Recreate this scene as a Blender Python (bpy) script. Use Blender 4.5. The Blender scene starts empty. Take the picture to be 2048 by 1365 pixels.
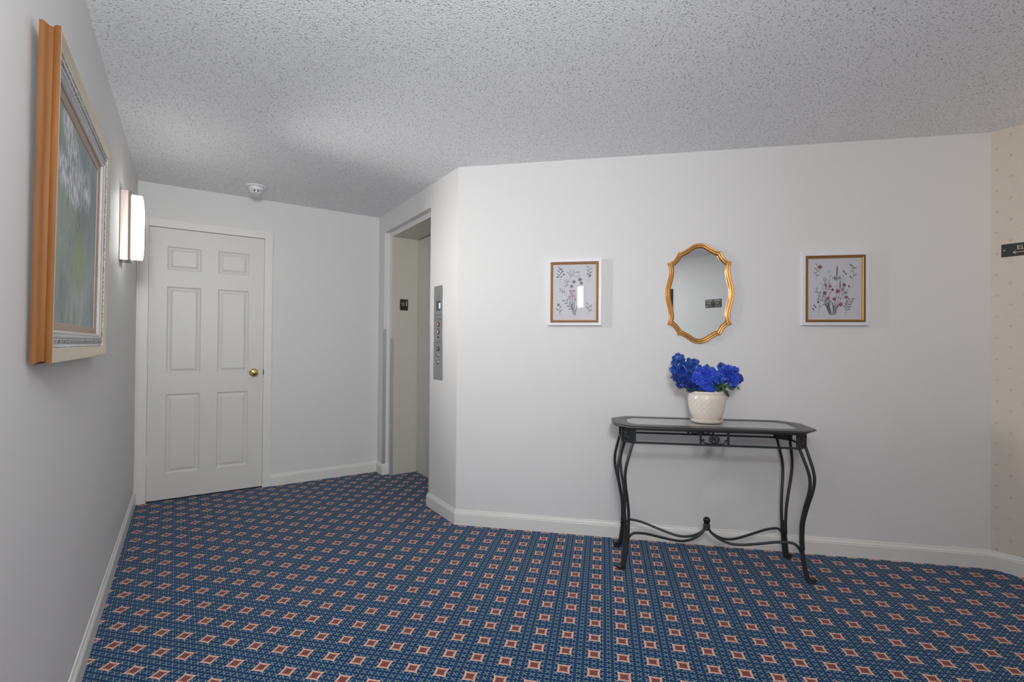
import bpy, bmesh, math, random
from mathutils import Vector, Matrix
random.seed(7)
C = bpy.context.scene.collection
PI = math.pi
S2 = 2 ** -.5
# ---------------------------------------------------------------- measured room
XL, YD, XE, YC, LM, H, CEIL = -.2997, 4.4643, 1.4934, 2.8784, 3.0151, 1.1862, 2.3629
XD = XE + LM * S2; YDD = YC - LM * S2
YB = -1.15                                      # wall of the corridor behind the camera
R_LEFT, R_DOOR, R_ELEV, R_MAIN, R_BEHIND = PI / 2, 0., -PI / 2, -PI / 4, PI   # walls seen frontally along local +Y

# ---------------------------------------------------------------- node helpers
def newmat(name):
    m = bpy.data.materials.new(name); m.use_nodes = True
    nt = m.node_tree; b = nt.nodes['Principled BSDF']
    return m, nt, b
def nd(nt, t, **kw):
    n = nt.nodes.new(t)
    for k, v in kw.items(): setattr(n, k, v)
    return n
def setin(nt, node, idx, v):
    if v is None: return
    if isinstance(v, bpy.types.NodeSocket): nt.links.new(v, node.inputs[idx])
    else: node.inputs[idx].default_value = v
def ma(nt, op, a, b=None, c=None, clamp=False):
    n = nd(nt, 'ShaderNodeMath', operation=op); n.use_clamp = clamp
    setin(nt, n, 0, a); setin(nt, n, 1, b); setin(nt, n, 2, c)
    return n.outputs[0]
def mixc(nt, fac, a, b):
    n = nd(nt, 'ShaderNodeMix', data_type='RGBA')
    setin(nt, n, 0, fac)
    for i, v in ((6, a), (7, b)):
        if isinstance(v, bpy.types.NodeSocket): nt.links.new(v, n.inputs[i])
        else: n.inputs[i].default_value = (*v, 1) if len(v) == 3 else v
    return n.outputs[2]
def srgb(r, g, b):
    f = lambda c: (c / 255 / 12.92) if c / 255 <= .04045 else ((c / 255 + .055) / 1.055) ** 2.4
    return (f(r), f(g), f(b))
def objco(nt): return nd(nt, 'ShaderNodeTexCoord').outputs['Object']
def noise(nt, scale, detail=2, co=None, rough=.5):
    n = nd(nt, 'ShaderNodeTexNoise'); n.inputs['Scale'].default_value = scale
    n.inputs['Detail'].default_value = detail; n.inputs['Roughness'].default_value = rough
    nt.links.new(co if co is not None else objco(nt), n.inputs['Vector'])
    return n.outputs[0]
def bump(nt, b, h, strength=.3, dist=.002):
    n = nd(nt, 'ShaderNodeBump'); n.inputs['Strength'].default_value = strength
    n.inputs['Distance'].default_value = dist
    nt.links.new(h, n.inputs['Height']); nt.links.new(n.outputs[0], b.inputs['Normal'])
def mat(name, col, rough=.5, metal=0., ns=60, var=.05, bs=0., bd=.001, spec=.5, **kw):
    m, nt, b = newmat(name)
    n = noise(nt, ns, 3)
    lo = tuple(c * (1 - var) for c in col); hi = tuple(min(1, c * (1 + var)) for c in col)
    nt.links.new(mixc(nt, n, lo, hi), b.inputs['Base Color'])
    b.inputs['Roughness'].default_value = rough; b.inputs['Metallic'].default_value = metal
    b.inputs['Specular IOR Level'].default_value = spec
    if bs: bump(nt, b, n, bs, bd)
    for k, v in kw.items(): b.inputs[k].default_value = v
    return m
def emis(name, col, strength):
    m, nt, b = newmat(name)
    b.inputs['Base Color'].default_value = (*col, 1)
    b.inputs['Emission Color'].default_value = (*col, 1); b.inputs['Emission Strength'].default_value = strength
    return m
def clear_glass(name, tint=(.95, .96, .96), ior=1.5, rough=0.0):
    m = bpy.data.materials.new(name); m.use_nodes = True; nt = m.node_tree; nt.nodes.clear()
    o = nd(nt, 'ShaderNodeOutputMaterial'); t = nd(nt, 'ShaderNodeBsdfTransparent'); g = nd(nt, 'ShaderNodeBsdfGlossy')
    f = nd(nt, 'ShaderNodeFresnel'); f.inputs[0].default_value = ior; x = nd(nt, 'ShaderNodeMixShader')
    t.inputs[0].default_value = (*tint, 1); g.inputs['Roughness'].default_value = rough
    nt.links.new(f.outputs[0], x.inputs[0]); nt.links.new(t.outputs[0], x.inputs[1]); nt.links.new(g.outputs[0], x.inputs[2])
    nt.links.new(x.outputs[0], o.inputs[0])
    return m

# ---------------------------------------------------------------- materials
M = {}
WALL = srgb(226, 225, 224)
M['wall'] = mat('wall_paint', WALL, .6, ns=350, var=.006, bs=.12, bd=.0006, spec=.3)
M['trim'] = mat('trim_paint', srgb(231, 230, 226), .38, ns=30, var=.01, bs=.05)
M['door'] = mat('door_paint', srgb(222, 221, 217), .42, ns=40, var=.012, bs=.06)
M['jamb'] = mat('beige_steel_paint', srgb(206, 203, 191), .42, ns=40, var=.012)
M['liftdoor'] = mat('lift_door_paint', srgb(206, 206, 201), .4, ns=20, var=.012)
M['black'] = mat('blackened', (.012, .012, .012), .6)
M['nickel'] = mat('brushed_nickel', srgb(190, 176, 165), .28, 1., ns=90, var=.05)
M['steel'] = mat('brushed_steel', srgb(185, 186, 187), .33, 1., ns=120, var=.04)
M['guard'] = mat('steel_guard', srgb(196, 196, 197), .5, .55, ns=50, var=.04)
M['brass'] = mat('polished_brass', srgb(214, 194, 120), .16, 1., ns=20, var=.03)
M['white_plastic'] = mat('white_plastic', srgb(232, 232, 234), .35, ns=20, var=.01)
M['grey_plastic'] = mat('grey_slot', srgb(70, 70, 74), .5)
M['signblack'] = mat('sign_black', srgb(34, 33, 31), .45, ns=50, var=.1)
M['letters'] = mat('sign_letters', srgb(205, 198, 180), .5)
M['gold'] = mat('gold_frame', srgb(192, 144, 84), .34, .75, ns=35, var=.16, bs=.08)
M['goldwood'] = mat('gilded_inner_frame', srgb(128, 88, 52), .5, .2, ns=90, var=.4, bs=.3)
M['golddeep'] = mat('bright_gold_edge', srgb(214, 168, 92), .35, .6, ns=60, var=.1)
M['frame_white'] = mat('white_frame_lacquer', srgb(228, 228, 232), .35, ns=25, var=.01)
M['paper'] = mat('print_paper', srgb(236, 234, 240), .8, ns=60, var=.01)
M['ink'] = mat('grey_ink', srgb(140, 142, 150), .9, ns=300, var=.3)
M['ink_dark'] = mat('dark_ink', srgb(112, 113, 118), .9, ns=300, var=.3)
M['ink_red'] = mat('rose_ink', srgb(172, 84, 100), .9, ns=300, var=.25)
M['ink_pink'] = mat('pale_rose_ink', srgb(198, 166, 176), .9, ns=300, var=.2)
M['glass'] = clear_glass('picture_glass', (.99, .99, .99))
M['table_glass'] = clear_glass('table_glass', (.80, .83, .82), 1.5, .03)
M['frosted_glass'] = mat('frosted_grey_glass', srgb(168, 170, 170), .14, ns=30, var=.03)
M['iron'] = mat('black_iron', srgb(54, 56, 57), .36, .3, ns=120, var=.15, bs=.1)
M['topwood'] = mat('charcoal_table_top', srgb(50, 50, 50), .30, ns=45, var=.3, bs=.08)
M['ceramic'] = mat('white_glazed_ceramic', srgb(232, 222, 212), .22, ns=10, var=.01)
M['soil'] = mat('dark_moss', srgb(30, 40, 28), .9, bs=.5)
M['leafm'] = mat('leaf_green', srgb(34, 74, 44), .5, ns=40, var=.25)
M['stemm'] = mat('stem_green', srgb(60, 90, 50), .6)
M['stamen'] = mat('stamen_white', srgb(190, 195, 215), .6)

def petal_mat(name, c1, c2, sc=45):
    m, nt, b = newmat(name)
    n = noise(nt, sc, 4)
    r = ma(nt, 'MULTIPLY_ADD', n, 2.4, -.7, True)
    nt.links.new(mixc(nt, r, c1, c2), b.inputs['Base Color'])
    b.inputs['Roughness'].default_value = .38
    b.inputs['Sheen Weight'].default_value = .5; b.inputs['Sheen Roughness'].default_value = .35; b.inputs['Sheen Tint'].default_value = (.55, .65, 1., 1)
    bump(nt, b, noise(nt, 160, 2), .3, .001)
    return m
M['petal_teal'] = petal_mat('petal_teal_blue', srgb(8, 42, 124), srgb(32, 92, 176))
M['petal_deep'] = petal_mat('petal_deep_blue', srgb(8, 30, 120), srgb(28, 78, 190))
M['petal_royal'] = petal_mat('petal_royal_blue', srgb(26, 50, 190), srgb(72, 116, 250))
M['petal_mid'] = petal_mat('petal_mid_blue', srgb(22, 56, 170), srgb(60, 104, 232))

def carpet():
    m, nt, b = newmat('patterned_carpet')
    co = nd(nt, 'ShaderNodeSeparateXYZ'); nt.links.new(objco(nt), co.inputs[0]); x, y = co.outputs[0], co.outputs[1]
    # wall frame (s along the angled wall, o away from it) -> lattice coordinates
    a = (.16293356, -.00055702); bb = (.00139336, .16062482); o = (.71039745, .33057474)
    det = a[0] * bb[1] - a[1] * bb[0]
    inv = ((bb[1] / det, -bb[0] / det), (-a[1] / det, a[0] / det))
    # s = (x-XE-(y-YC))*S2 ; oo = -(x-XE+y-YC)*S2
    def lin(r):
        cx = (r[0] - r[1]) * S2; cy = (-r[0] - r[1]) * S2
        c0 = r[0] * ((-XE + YC) * S2 - o[0]) + r[1] * ((XE + YC) * S2 - o[1])
        return ma(nt, 'MULTIPLY_ADD', x, cx, ma(nt, 'MULTIPLY_ADD', y, cy, c0))
    I, J = lin(inv[0]), lin(inv[1])
    # woven in tufts: the pattern is stepped like knitting
    snap = lambda v: ma(nt, 'DIVIDE', ma(nt, 'ADD', ma(nt, 'FLOOR', ma(nt, 'MULTIPLY', v, 84.)), .5), 56.)
    I0, J0 = I, J
    I, J = snap(I), snap(J)
    cen = lambda v: ma(nt, 'ABSOLUTE', ma(nt, 'SUBTRACT', ma(nt, 'FRACT', ma(nt, 'ADD', v, .5)), .5))
    p, q = cen(I), cen(J)
    d1 = ma(nt, 'MULTIPLY', ma(nt, 'ADD', p, q), S2)
    d2 = ma(nt, 'ABSOLUTE', ma(nt, 'MULTIPLY', ma(nt, 'SUBTRACT', p, q), S2))
    n0 = noise(nt, 330, 1)
    f = ma(nt, 'MULTIPLY_ADD', d2, 1.35, ma(nt, 'MULTIPLY_ADD', n0, .07, ma(nt, 'ADD', d1, -.035)))
    lt = lambda v, t: ma(nt, 'LESS_THAN', v, t)
    # small crosses every quarter period
    g, h = cen(ma(nt, 'MULTIPLY', I, 4.)), cen(ma(nt, 'MULTIPLY', J, 4.))
    c1 = ma(nt, 'MULTIPLY', ma(nt, 'ADD', g, h), S2); c2 = ma(nt, 'MULTIPLY', ma(nt, 'SUBTRACT', g, h), S2)
    e1 = ma(nt, 'DIVIDE', ma(nt, 'SUBTRACT', c1, .275), .165); e2 = ma(nt, 'DIVIDE', c2, .098)
    leaf = lt(ma(nt, 'ADD', ma(nt, 'MULTIPLY', e1, e1), ma(nt, 'MULTIPLY', e2, e2)), 1.)
    thin = ma(nt, 'MULTIPLY', lt(c1, .3), lt(ma(nt, 'ABSOLUTE', c2), .03))
    leaf = ma(nt, 'MAXIMUM', leaf, thin)
    base = srgb(16, 56, 94); dark = srgb(17, 52, 84); blue = srgb(15, 64, 120)
    n1 = noise(nt, 420, 2); n2 = noise(nt, 9, 2)
    col = mixc(nt, lt(ma(nt, 'MAXIMUM', g, h), .40), base, dark)
    st = lt(ma(nt, 'ABSOLUTE', ma(nt, 'SUBTRACT', p, .375)), .034)
    st2 = ma(nt, 'MULTIPLY', lt(ma(nt, 'ABSOLUTE', ma(nt, 'SUBTRACT', p, .115)), .04), ma(nt, 'GREATER_THAN', q, .2))
    col = mixc(nt, ma(nt, 'MAXIMUM', st, st2), col, blue)
    col = mixc(nt, leaf, col, mixc(nt, n2, srgb(138, 160, 154), srgb(152, 170, 170)))
    ray = ma(nt, 'MULTIPLY', lt(d2, .013), lt(d1, .35))
    col = mixc(nt, ray, col, srgb(196, 178, 160))
    halo = lt(f, .328); col = mixc(nt, ma(nt, 'MULTIPLY', halo, ma(nt, 'SUBTRACT', 1., ray)), col, srgb(26, 30, 36))
    col = mixc(nt, lt(f, .316), col, srgb(232, 196, 180))
    col = mixc(nt, lt(f, .222), col, mixc(nt, ma(nt, 'MULTIPLY', d1, 5., None, True), srgb(122, 54, 52), srgb(180, 98, 78)))
    col = mixc(nt, ma(nt, 'MULTIPLY', lt(ma(nt, 'MINIMUM', p, q), .013), lt(f, .232)), col, srgb(206, 150, 140))
    dm = ma(nt, 'ADD', p, q)
    col = mixc(nt, lt(dm, .112), col, srgb(52, 30, 34))
    col = mixc(nt, lt(dm, .072), col, srgb(158, 118, 116))
    col = mixc(nt, lt(dm, .040), col, srgb(84, 40, 46))
    # tuft-to-tuft variation
    v = ma(nt, 'MULTIPLY_ADD', n1, .9, .55)
    hsv = nd(nt, 'ShaderNodeHueSaturation'); nt.links.new(v, hsv.inputs['Value']); nt.links.new(col, hsv.inputs['Color'])
    nt.links.new(hsv.outputs[0], b.inputs['Base Color'])
    b.inputs['Roughness'].default_value = .95; b.inputs['Specular IOR Level'].default_value = .1
    b.inputs['Sheen Weight'].default_value = .08
    bump(nt, b, n1, .5, .003)
    return m
M['carpet'] = carpet()

def popcorn():
    m, nt, b = newmat('popcorn_ceiling')
    co = objco(nt)
    n = noise(nt, 120, 3, co, .6); v = nd(nt, 'ShaderNodeTexVoronoi'); v.inputs['Scale'].default_value = 150
    nt.links.new(co, v.inputs['Vector'])
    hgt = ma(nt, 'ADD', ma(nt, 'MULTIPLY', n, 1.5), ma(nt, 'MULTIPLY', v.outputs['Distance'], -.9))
    # pits between the grains coloured darker: their small shadows painted into the base colour
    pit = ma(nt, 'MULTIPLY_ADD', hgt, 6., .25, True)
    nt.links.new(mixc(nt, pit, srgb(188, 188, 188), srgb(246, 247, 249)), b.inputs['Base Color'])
    b.inputs['Roughness'].default_value = .85; b.inputs['Specular IOR Level'].default_value = .2
    bump(nt, b, hgt, .5, .0035)
    return m
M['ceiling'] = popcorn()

def wallpaper():
    m, nt, b = newmat('sprig_wallpaper')
    co = nd(nt, 'ShaderNodeSeparateXYZ'); nt.links.new(objco(nt), co.inputs[0]); y, z = co.outputs[1], co.outputs[2]
    P, Q = .106, .1135
    def motif(y0, z0):
        u = ma(nt, 'MULTIPLY', ma(nt, 'SUBTRACT', ma(nt, 'FRACT', ma(nt, 'ADD', ma(nt, 'DIVIDE', ma(nt, 'SUBTRACT', y, y0), P), .5)), .5), P)
        w = ma(nt, 'MULTIPLY', ma(nt, 'SUBTRACT', ma(nt, 'FRACT', ma(nt, 'ADD', ma(nt, 'DIVIDE', ma(nt, 'SUBTRACT', z, z0), Q), .5)), .5), Q)
        r = ma(nt, 'SQRT', ma(nt, 'ADD', ma(nt, 'MULTIPLY', u, u), ma(nt, 'MULTIPLY', ma(nt, 'MULTIPLY', w, w), 1.5)))
        return ma(nt, 'LESS_THAN', r, .0078)
    mk = ma(nt, 'MAXIMUM', motif(.722, 2.151), motif(.669, 2.102))
    n = noise(nt, 230, 2)
    mk = ma(nt, 'MULTIPLY', mk, ma(nt, 'MULTIPLY_ADD', n, 5., -2.1, True))
    base = mixc(nt, noise(nt, 18, 3), srgb(220, 208, 196), srgb(226, 214, 202))
    nt.links.new(mixc(nt, ma(nt, 'MULTIPLY', mk, .6), base, srgb(150, 138, 128)), b.inputs['Base Color'])
    b.inputs['Roughness'].default_value = .7; b.inputs['Specular IOR Level'].default_value = .25
    return m
M['wallpaper'] = wallpaper()

def side_wood():
    m, nt, b = newmat('orange_gilt_side')
    mp = nd(nt, 'ShaderNodeMapping'); mp.inputs['Scale'].default_value = (60, 60, 3); nt.links.new(objco(nt), mp.inputs[0])
    n = noise(nt, 1., 4, mp.outputs[0])
    nt.links.new(mixc(nt, n, srgb(76, 44, 12), srgb(122, 76, 27)), b.inputs['Base Color'])
    b.inputs['Roughness'].default_value = .6; b.inputs['Specular IOR Level'].default_value = .25
    return m
M['side_wood'] = side_wood()
M['champagne'] = mat('champagne_moulding', srgb(224, 214, 190), .4, .1, ns=25, var=.1, bs=.1)
M['liner'] = mat('taupe_liner', srgb(186, 168, 152), .7, ns=60, var=.08, bs=.1)
def silver_orn():
    m, nt, b = newmat('antiqued_silver')
    n = noise(nt, 170, 3)
    nt.links.new(mixc(nt, ma(nt, 'MULTIPLY_ADD', n, 4., -1.4, True), srgb(60, 60, 62), srgb(214, 214, 216)), b.inputs['Base Color'])
    b.inputs['Roughness'].default_value = .45; b.inputs['Metallic'].default_value = .2
    bump(nt, b, n, .6, .003)
    return m
M['silver'] = silver_orn()
M['silver_plain'] = mat('silver_ridge', srgb(206, 204, 202), .4, .3, ns=40, var=.12)

def painting():
    m, nt, b = newmat('oil_painting')
    sp = nd(nt, 'ShaderNodeSeparateXYZ'); nt.links.new(objco(nt), sp.inputs[0]); u, w = sp.outputs[0], sp.outputs[2]
    mp = nd(nt, 'ShaderNodeMapping'); mp.inputs['Scale'].default_value = (14, 14, 3.4); mp.inputs['Rotation'].default_value = (0, .25, 0)
    nt.links.new(objco(nt), mp.inputs[0])
    n1 = noise(nt, 1., 5, mp.outputs[0], .6); n2 = noise(nt, 3.2, 3); n3 = noise(nt, 26, 3)
    mp2 = nd(nt, 'ShaderNodeMapping'); mp2.inputs['Scale'].default_value = (70, 70, 24); nt.links.new(objco(nt), mp2.inputs[0])
    n4 = noise(nt, 1., 3, mp2.outputs[0])
    col = mixc(nt, ma(nt, 'MULTIPLY_ADD', ma(nt, 'ADD', ma(nt, 'MULTIPLY', n2, .5), ma(nt, 'MULTIPLY', n1, .5)), 4.5, -1.75, True), srgb(118, 136, 132), srgb(196, 204, 194))
    top = ma(nt, 'MULTIPLY_ADD', w, 2.4, -.9, True)
    col = mixc(nt, ma(nt, 'MULTIPLY', top, .5), col, srgb(202, 208, 198))
    right = ma(nt, 'MULTIPLY_ADD', u, 3.2, -1.1, True)
    col = mixc(nt, ma(nt, 'MULTIPLY', right, .5), col, srgb(128, 150, 166))
    def blob(u0, w0, ru, rw):
        a = ma(nt, 'DIVIDE', ma(nt, 'SUBTRACT', u, u0), ru); c = ma(nt, 'DIVIDE', ma(nt, 'SUBTRACT', w, w0), rw)
        return ma(nt, 'SUBTRACT', 1., ma(nt, 'ADD', ma(nt, 'MULTIPLY', a, a), ma(nt, 'MULTIPLY', c, c)), clamp=True)
    stroke = ma(nt, 'MULTIPLY_ADD', n1, 5., -2.3, True)
    col = mixc(nt, ma(nt, 'MULTIPLY', ma(nt, 'MULTIPLY', stroke, blob(.33, .36, .34, .30)), .8), col, srgb(84, 100, 96))
    col = mixc(nt, ma(nt, 'MULTIPLY', blob(.42, .20, .15, .12), .9), col, srgb(160, 180, 128))
    col = mixc(nt, ma(nt, 'MULTIPLY', blob(.06, .16, .12, .1), .6), col, srgb(146, 160, 112))
    fl = blob(.27, .50, .12, .08)
    for bl in (blob(.20, .55, .09, .06), blob(.38, .46, .10, .07), blob(.30, .40, .17, .06), blob(.52, .45, .10, .08), blob(.14, .42, .10, .06)):
        fl = ma(nt, 'MAXIMUM', fl, bl)
    dab = ma(nt, 'MULTIPLY_ADD', n4, 9., -4.1, True)
    col = mixc(nt, ma(nt, 'MULTIPLY', fl, ma(nt, 'MULTIPLY', dab, 1.35), clamp=True), col, srgb(240, 234, 242))
    stems = ma(nt, 'MULTIPLY', ma(nt, 'MULTIPLY_ADD', n4, 8., -4.4, True), blob(.30, .22, .26, .2))
    col = mixc(nt, ma(nt, 'MULTIPLY', stems, .5), col, srgb(216, 212, 208))
    nt.links.new(col, b.inputs['Base Color']); b.inputs['Roughness'].default_value = .5
    bump(nt, b, ma(nt, 'ADD', n4, n3), .35, .0015)
    return m
M['painting'] = painting()
m, nt, b = newmat('mirror_silver'); b.inputs['Metallic'].default_value = 1; b.inputs['Roughness'].default_value = .004
nt.links.new(mixc(nt, noise(nt, 2, 1), srgb(240, 243, 240), srgb(243, 245, 243)), b.inputs['Base Color']); M['mirror'] = m
M['dark_art'] = mat('dark_artwork', srgb(58, 54, 54), .5, ns=12, var=.3)

# ---------------------------------------------------------------- mesh helpers
def link(name, bm, mats, parent=None, smooth=False, kind=None, bevel=0., auto=None):
    me = bpy.data.meshes.new(name); bmesh.ops.recalc_face_normals(bm, faces=bm.faces); bm.to_mesh(me); bm.free()
    if not isinstance(mats, (list, tuple)): mats = [mats]
    for mm in mats: me.materials.append(M[mm] if isinstance(mm, str) else mm)
    o = bpy.data.objects.new(name, me); C.objects.link(o)
    if parent: o.parent = parent
    if smooth:
        for p in me.polygons: p.use_smooth = True
        if auto is not None:
            try: me.set_sharp_from_angle(angle=math.radians(auto))
            except Exception: pass
    if bevel:
        md = o.modifiers.new('bevel', 'BEVEL'); md.width = bevel; md.segments = 3; md.limit_method = 'ANGLE'; md.angle_limit = math.radians(40)
    if kind: o['kind'] = kind
    return o
def tag(o, label, cat=None, group=None, kind=None):
    o['label'] = label
    if cat: o['category'] = cat
    if group: o['group'] = group
    if kind: o['kind'] = kind
    return o
def thing(name, label, cat, loc=(0, 0, 0), rotz=0., group=None, tilt=0.):
    o = bpy.data.objects.new(name, None); C.objects.link(o); o.empty_display_size = .05
    o.location = loc; o.rotation_euler = (tilt, 0, rotz)
    return tag(o, label, cat, group)
def B(): return bmesh.new()
def box(bm, x0, x1, y0, y1, z0, z1, mi=0, mtx=None):
    vs = [bm.verts.new((x, y, z)) for x in (x0, x1) for y in (y0, y1) for z in (z0, z1)]
    fs = [(0, 1, 3, 2), (4, 6, 7, 5), (0, 4, 5, 1), (2, 3, 7, 6), (0, 2, 6, 4), (1, 5, 7, 3)]
    for f in fs: bm.faces.new([vs[i] for i in f]).material_index = mi
    if mtx:
        for v in vs: v.co = mtx @ v.co
    return vs
def bevbox(x0, x1, y0, y1, z0, z1, r, seg=3):
    bm = B(); box(bm, x0, x1, y0, y1, z0, z1)
    bmesh.ops.bevel(bm, geom=list(bm.edges), offset=r, segments=seg, affect='EDGES', profile=.5)
    return bm
def lathe(bm, prof, seg=48, axis='Z', org=(0, 0, 0), fn=None):
    rings = []
    for r, h in prof:
        ring = []
        for k in range(seg):
            a = 2 * PI * k / seg; rr = r + (fn(a, h) if fn else 0)
            if axis == 'Z': p = (rr * math.cos(a), rr * math.sin(a), h)
            elif axis == 'Y': p = (rr * math.cos(a), h, rr * math.sin(a))
            else: p = (h, rr * math.cos(a), rr * math.sin(a))
            ring.append(bm.verts.new((p[0] + org[0], p[1] + org[1], p[2] + org[2])))
        rings.append(ring)
    for a, b2 in zip(rings, rings[1:]):
        for k in range(seg): bm.faces.new((a[k], a[(k + 1) % seg], b2[(k + 1) % seg], b2[k]))
    for ring in (rings[0], rings[-1]):
        try: bm.faces.new(ring)
        except Exception: pass
def catmull(pts, n=8):
    P = [Vector(p) for p in pts]; P = [P[0] * 2 - P[1]] + P + [P[-1] * 2 - P[-2]]
    out = []
    for i in range(1, len(P) - 2):
        p0, p1, p2, p3 = P[i - 1:i + 3]
        for k in range(n):
            t = k / n
            out.append(.5 * ((2 * p1) + (p2 - p0) * t + (2 * p0 - 5 * p1 + 4 * p2 - p3) * t * t + (3 * p1 - p0 - 3 * p2 + p3) * t ** 3))
    out.append(P[-2]); return out
def tube(bm, pts, r, seg=10, taper=None, flat=None):
    P = [Vector(p) for p in pts]; rings = []
    up = None
    for i, p in enumerate(P):
        t = (P[min(i + 1, len(P) - 1)] - P[max(i - 1, 0)]).normalized()
        if up is None:
            up = Vector((0, 0, 1)) if abs(t.z) < .9 else Vector((1, 0, 0))
        up = (up - t * up.dot(t)).normalized(); s = t.cross(up)
        rr = r * (taper(i / (len(P) - 1)) if taper else 1)
        rings.append([bm.verts.new(p + (up * math.cos(2 * PI * k / seg) + s * math.sin(2 * PI * k / seg)) * rr) for k in range(seg)])
    for a, b2 in zip(rings, rings[1:]):
        for k in range(seg): bm.faces.new((a[k], a[(k + 1) % seg], b2[(k + 1) % seg], b2[k]))
    bm.faces.new(rings[0]); bm.faces.new(rings[-1])
def ribbon(bm, pts, wdir, w, th):
    """flat bar swept along pts; wdir = constant width direction"""
    P = [Vector(p) for p in pts]; wd = Vector(wdir).normalized(); rings = []
    for i, p in enumerate(P):
        t = (P[min(i + 1, len(P) - 1)] - P[max(i - 1, 0)]).normalized(); n = t.cross(wd).normalized()
        rings.append([bm.verts.new(p + wd * a * w / 2 + n * c * th / 2) for a, c in ((-1, -1), (1, -1), (1, 1), (-1, 1))])
    for a, b2 in zip(rings, rings[1:]):
        for k in range(4): bm.faces.new((a[k], a[(k + 1) % 4], b2[(k + 1) % 4], b2[k]))
    bm.faces.new(rings[0]); bm.faces.new(rings[-1])
def rect_sweep(bm, x0, x1, z0, z1, prof, mi=None):
    """picture frame: prof = [(inset, y)] mitred round a rectangle in the XZ plane"""
    rings = [[bm.verts.new((x, y, z)) for x, z in ((x0 + i, z0 + i), (x1 - i, z0 + i), (x1 - i, z1 - i), (x0 + i, z1 - i))] for i, y in prof]
    for n, (a, b2) in enumerate(zip(rings, rings[1:])):
        for k in range(4):
            f = bm.faces.new((a[k], a[(k + 1) % 4], b2[(k + 1) % 4], b2[k]))
            if mi: f.material_index = mi[n]
def loop_sweep(bm, loop, prof):
    """closed outline loop [(x,z)] counter-clockwise, prof [(inset,y)] mitred"""
    n = len(loop); P = [Vector(p) for p in loop]; mit = []
    for i in range(n):
        a = (P[i] - P[i - 1]).normalized(); c = (P[(i + 1) % n] - P[i]).normalized()
        na, nc = Vector((-a.y, a.x)), Vector((-c.y, c.x)); m_ = (na + nc).normalized(); mit.append(m_ / max(.35, m_.dot(na)))
    rings = [[bm.verts.new((P[i].x + mit[i].x * ins, y, P[i].y + mit[i].y * ins)) for i in range(n)] for ins, y in prof]
    for a, b2 in zip(rings, rings[1:]):
        for k in range(n): bm.faces.new((a[k], a[(k + 1) % n], b2[(k + 1) % n], b2[k]))
    return rings
def cap(bm, ring):
    c_ = bm.verts.new((0, ring[0].co.y, 0))
    for k in range(len(ring)): bm.faces.new((c_, ring[k], ring[(k + 1) % len(ring)]))
def prism_xz(bm, pts, y0, y1, mi=0):
    a = [bm.verts.new((x, y0, z)) for x, z in pts]; b2 = [bm.verts.new((x, y1, z)) for x, z in pts]
    bm.faces.new(a).material_index = mi; bm.faces.new(b2).material_index = mi
    for k in range(len(pts)): bm.faces.new((a[k], a[(k + 1) % len(pts)], b2[(k + 1) % len(pts)], b2[k])).material_index = mi
def text(name, s, size, x, y, z, m_, parent, align='CENTER', depth=.0004, sx=1., bold=0.):
    cu = bpy.data.curves.new(name, 'FONT'); cu.body = s; cu.size = size; cu.align_x = align; cu.align_y = 'CENTER'; cu.extrude = depth; cu.offset = bold
    t = bpy.data.objects.new(name, cu); C.objects.link(t)
    bpy.context.view_layer.update()
    me = bpy.data.meshes.new_from_object(t.evaluated_get(bpy.context.evaluated_depsgraph_get()))
    bpy.data.objects.remove(t)
    me.transform(Matrix.Translation((x, y, z)) @ Matrix.Rotation(PI / 2, 4, 'X') @ Matrix.Diagonal((sx, 1, 1, 1)))
    me.materials.clear(); me.materials.append(M[m_])
    o = bpy.data.objects.new(name, me); C.objects.link(o); o.parent = parent
    return o
def arrow(bm, x0, x1, z, y, th, head, y1=None):
    """arrow pointing to x1"""
    s = 1 if x1 > x0 else -1; y1 = y + .0006 if y1 is None else y1
    box(bm, min(x0, x1 - s * th), max(x0, x1 - s * th), y, y1, z - th / 2, z + th / 2)
    for sg in (1, -1):
        a = Vector((x1, z)); c = Vector((x1 - s * head, z + sg * head * .8)); n = Vector((-(c - a).y, (c - a).x)).normalized() * th / 2
        prism_xz(bm, [tuple(a + n), tuple(a - n), tuple(c - n), tuple(c + n)], y, y1)

# ---------------------------------------------------------------- setting
T = .12
bm = B(); box(bm, -3.6, 6.2, YB - T, YD + T, -.1, 0); link('floor', bm, 'carpet', kind='structure')['label'] = 'blue carpet with small red and cream star medallions'
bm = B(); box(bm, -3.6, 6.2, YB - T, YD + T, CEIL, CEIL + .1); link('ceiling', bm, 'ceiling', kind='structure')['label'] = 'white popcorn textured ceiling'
Y0 = .12                                                    # near ends of the side walls; the corridor begins there
YL = .70
bm = B(); box(bm, XL - T, XL, YL, YD + T, 0, CEIL); link('wall_left', bm, 'wall', kind='structure')
DX0, DX1, DZ = -.232, .536, 2.044
bm = B()
box(bm, XL, DX0, YD, YD + T, 0, CEIL); box(bm, DX1, XE + .01, YD, YD + T, 0, CEIL); box(bm, DX0, DX1, YD, YD + T, DZ, CEIL)
bmesh.ops.remove_doubles(bm, verts=bm.verts, dist=1e-5); link('wall_back', bm, 'wall', kind='structure')
EY0, EY1, EZ, EXF = 3.313, 4.317, 2.196, 1.545              # lift opening
bm = B()
box(bm, XE, EXF, EY1, YD + T, 0, CEIL); box(bm, XE, EXF, YC, EY0, 0, CEIL); box(bm, XE, EXF, EY0, EY1, EZ, CEIL)
link('wall_elevator', bm, 'wall', kind='structure')
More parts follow.
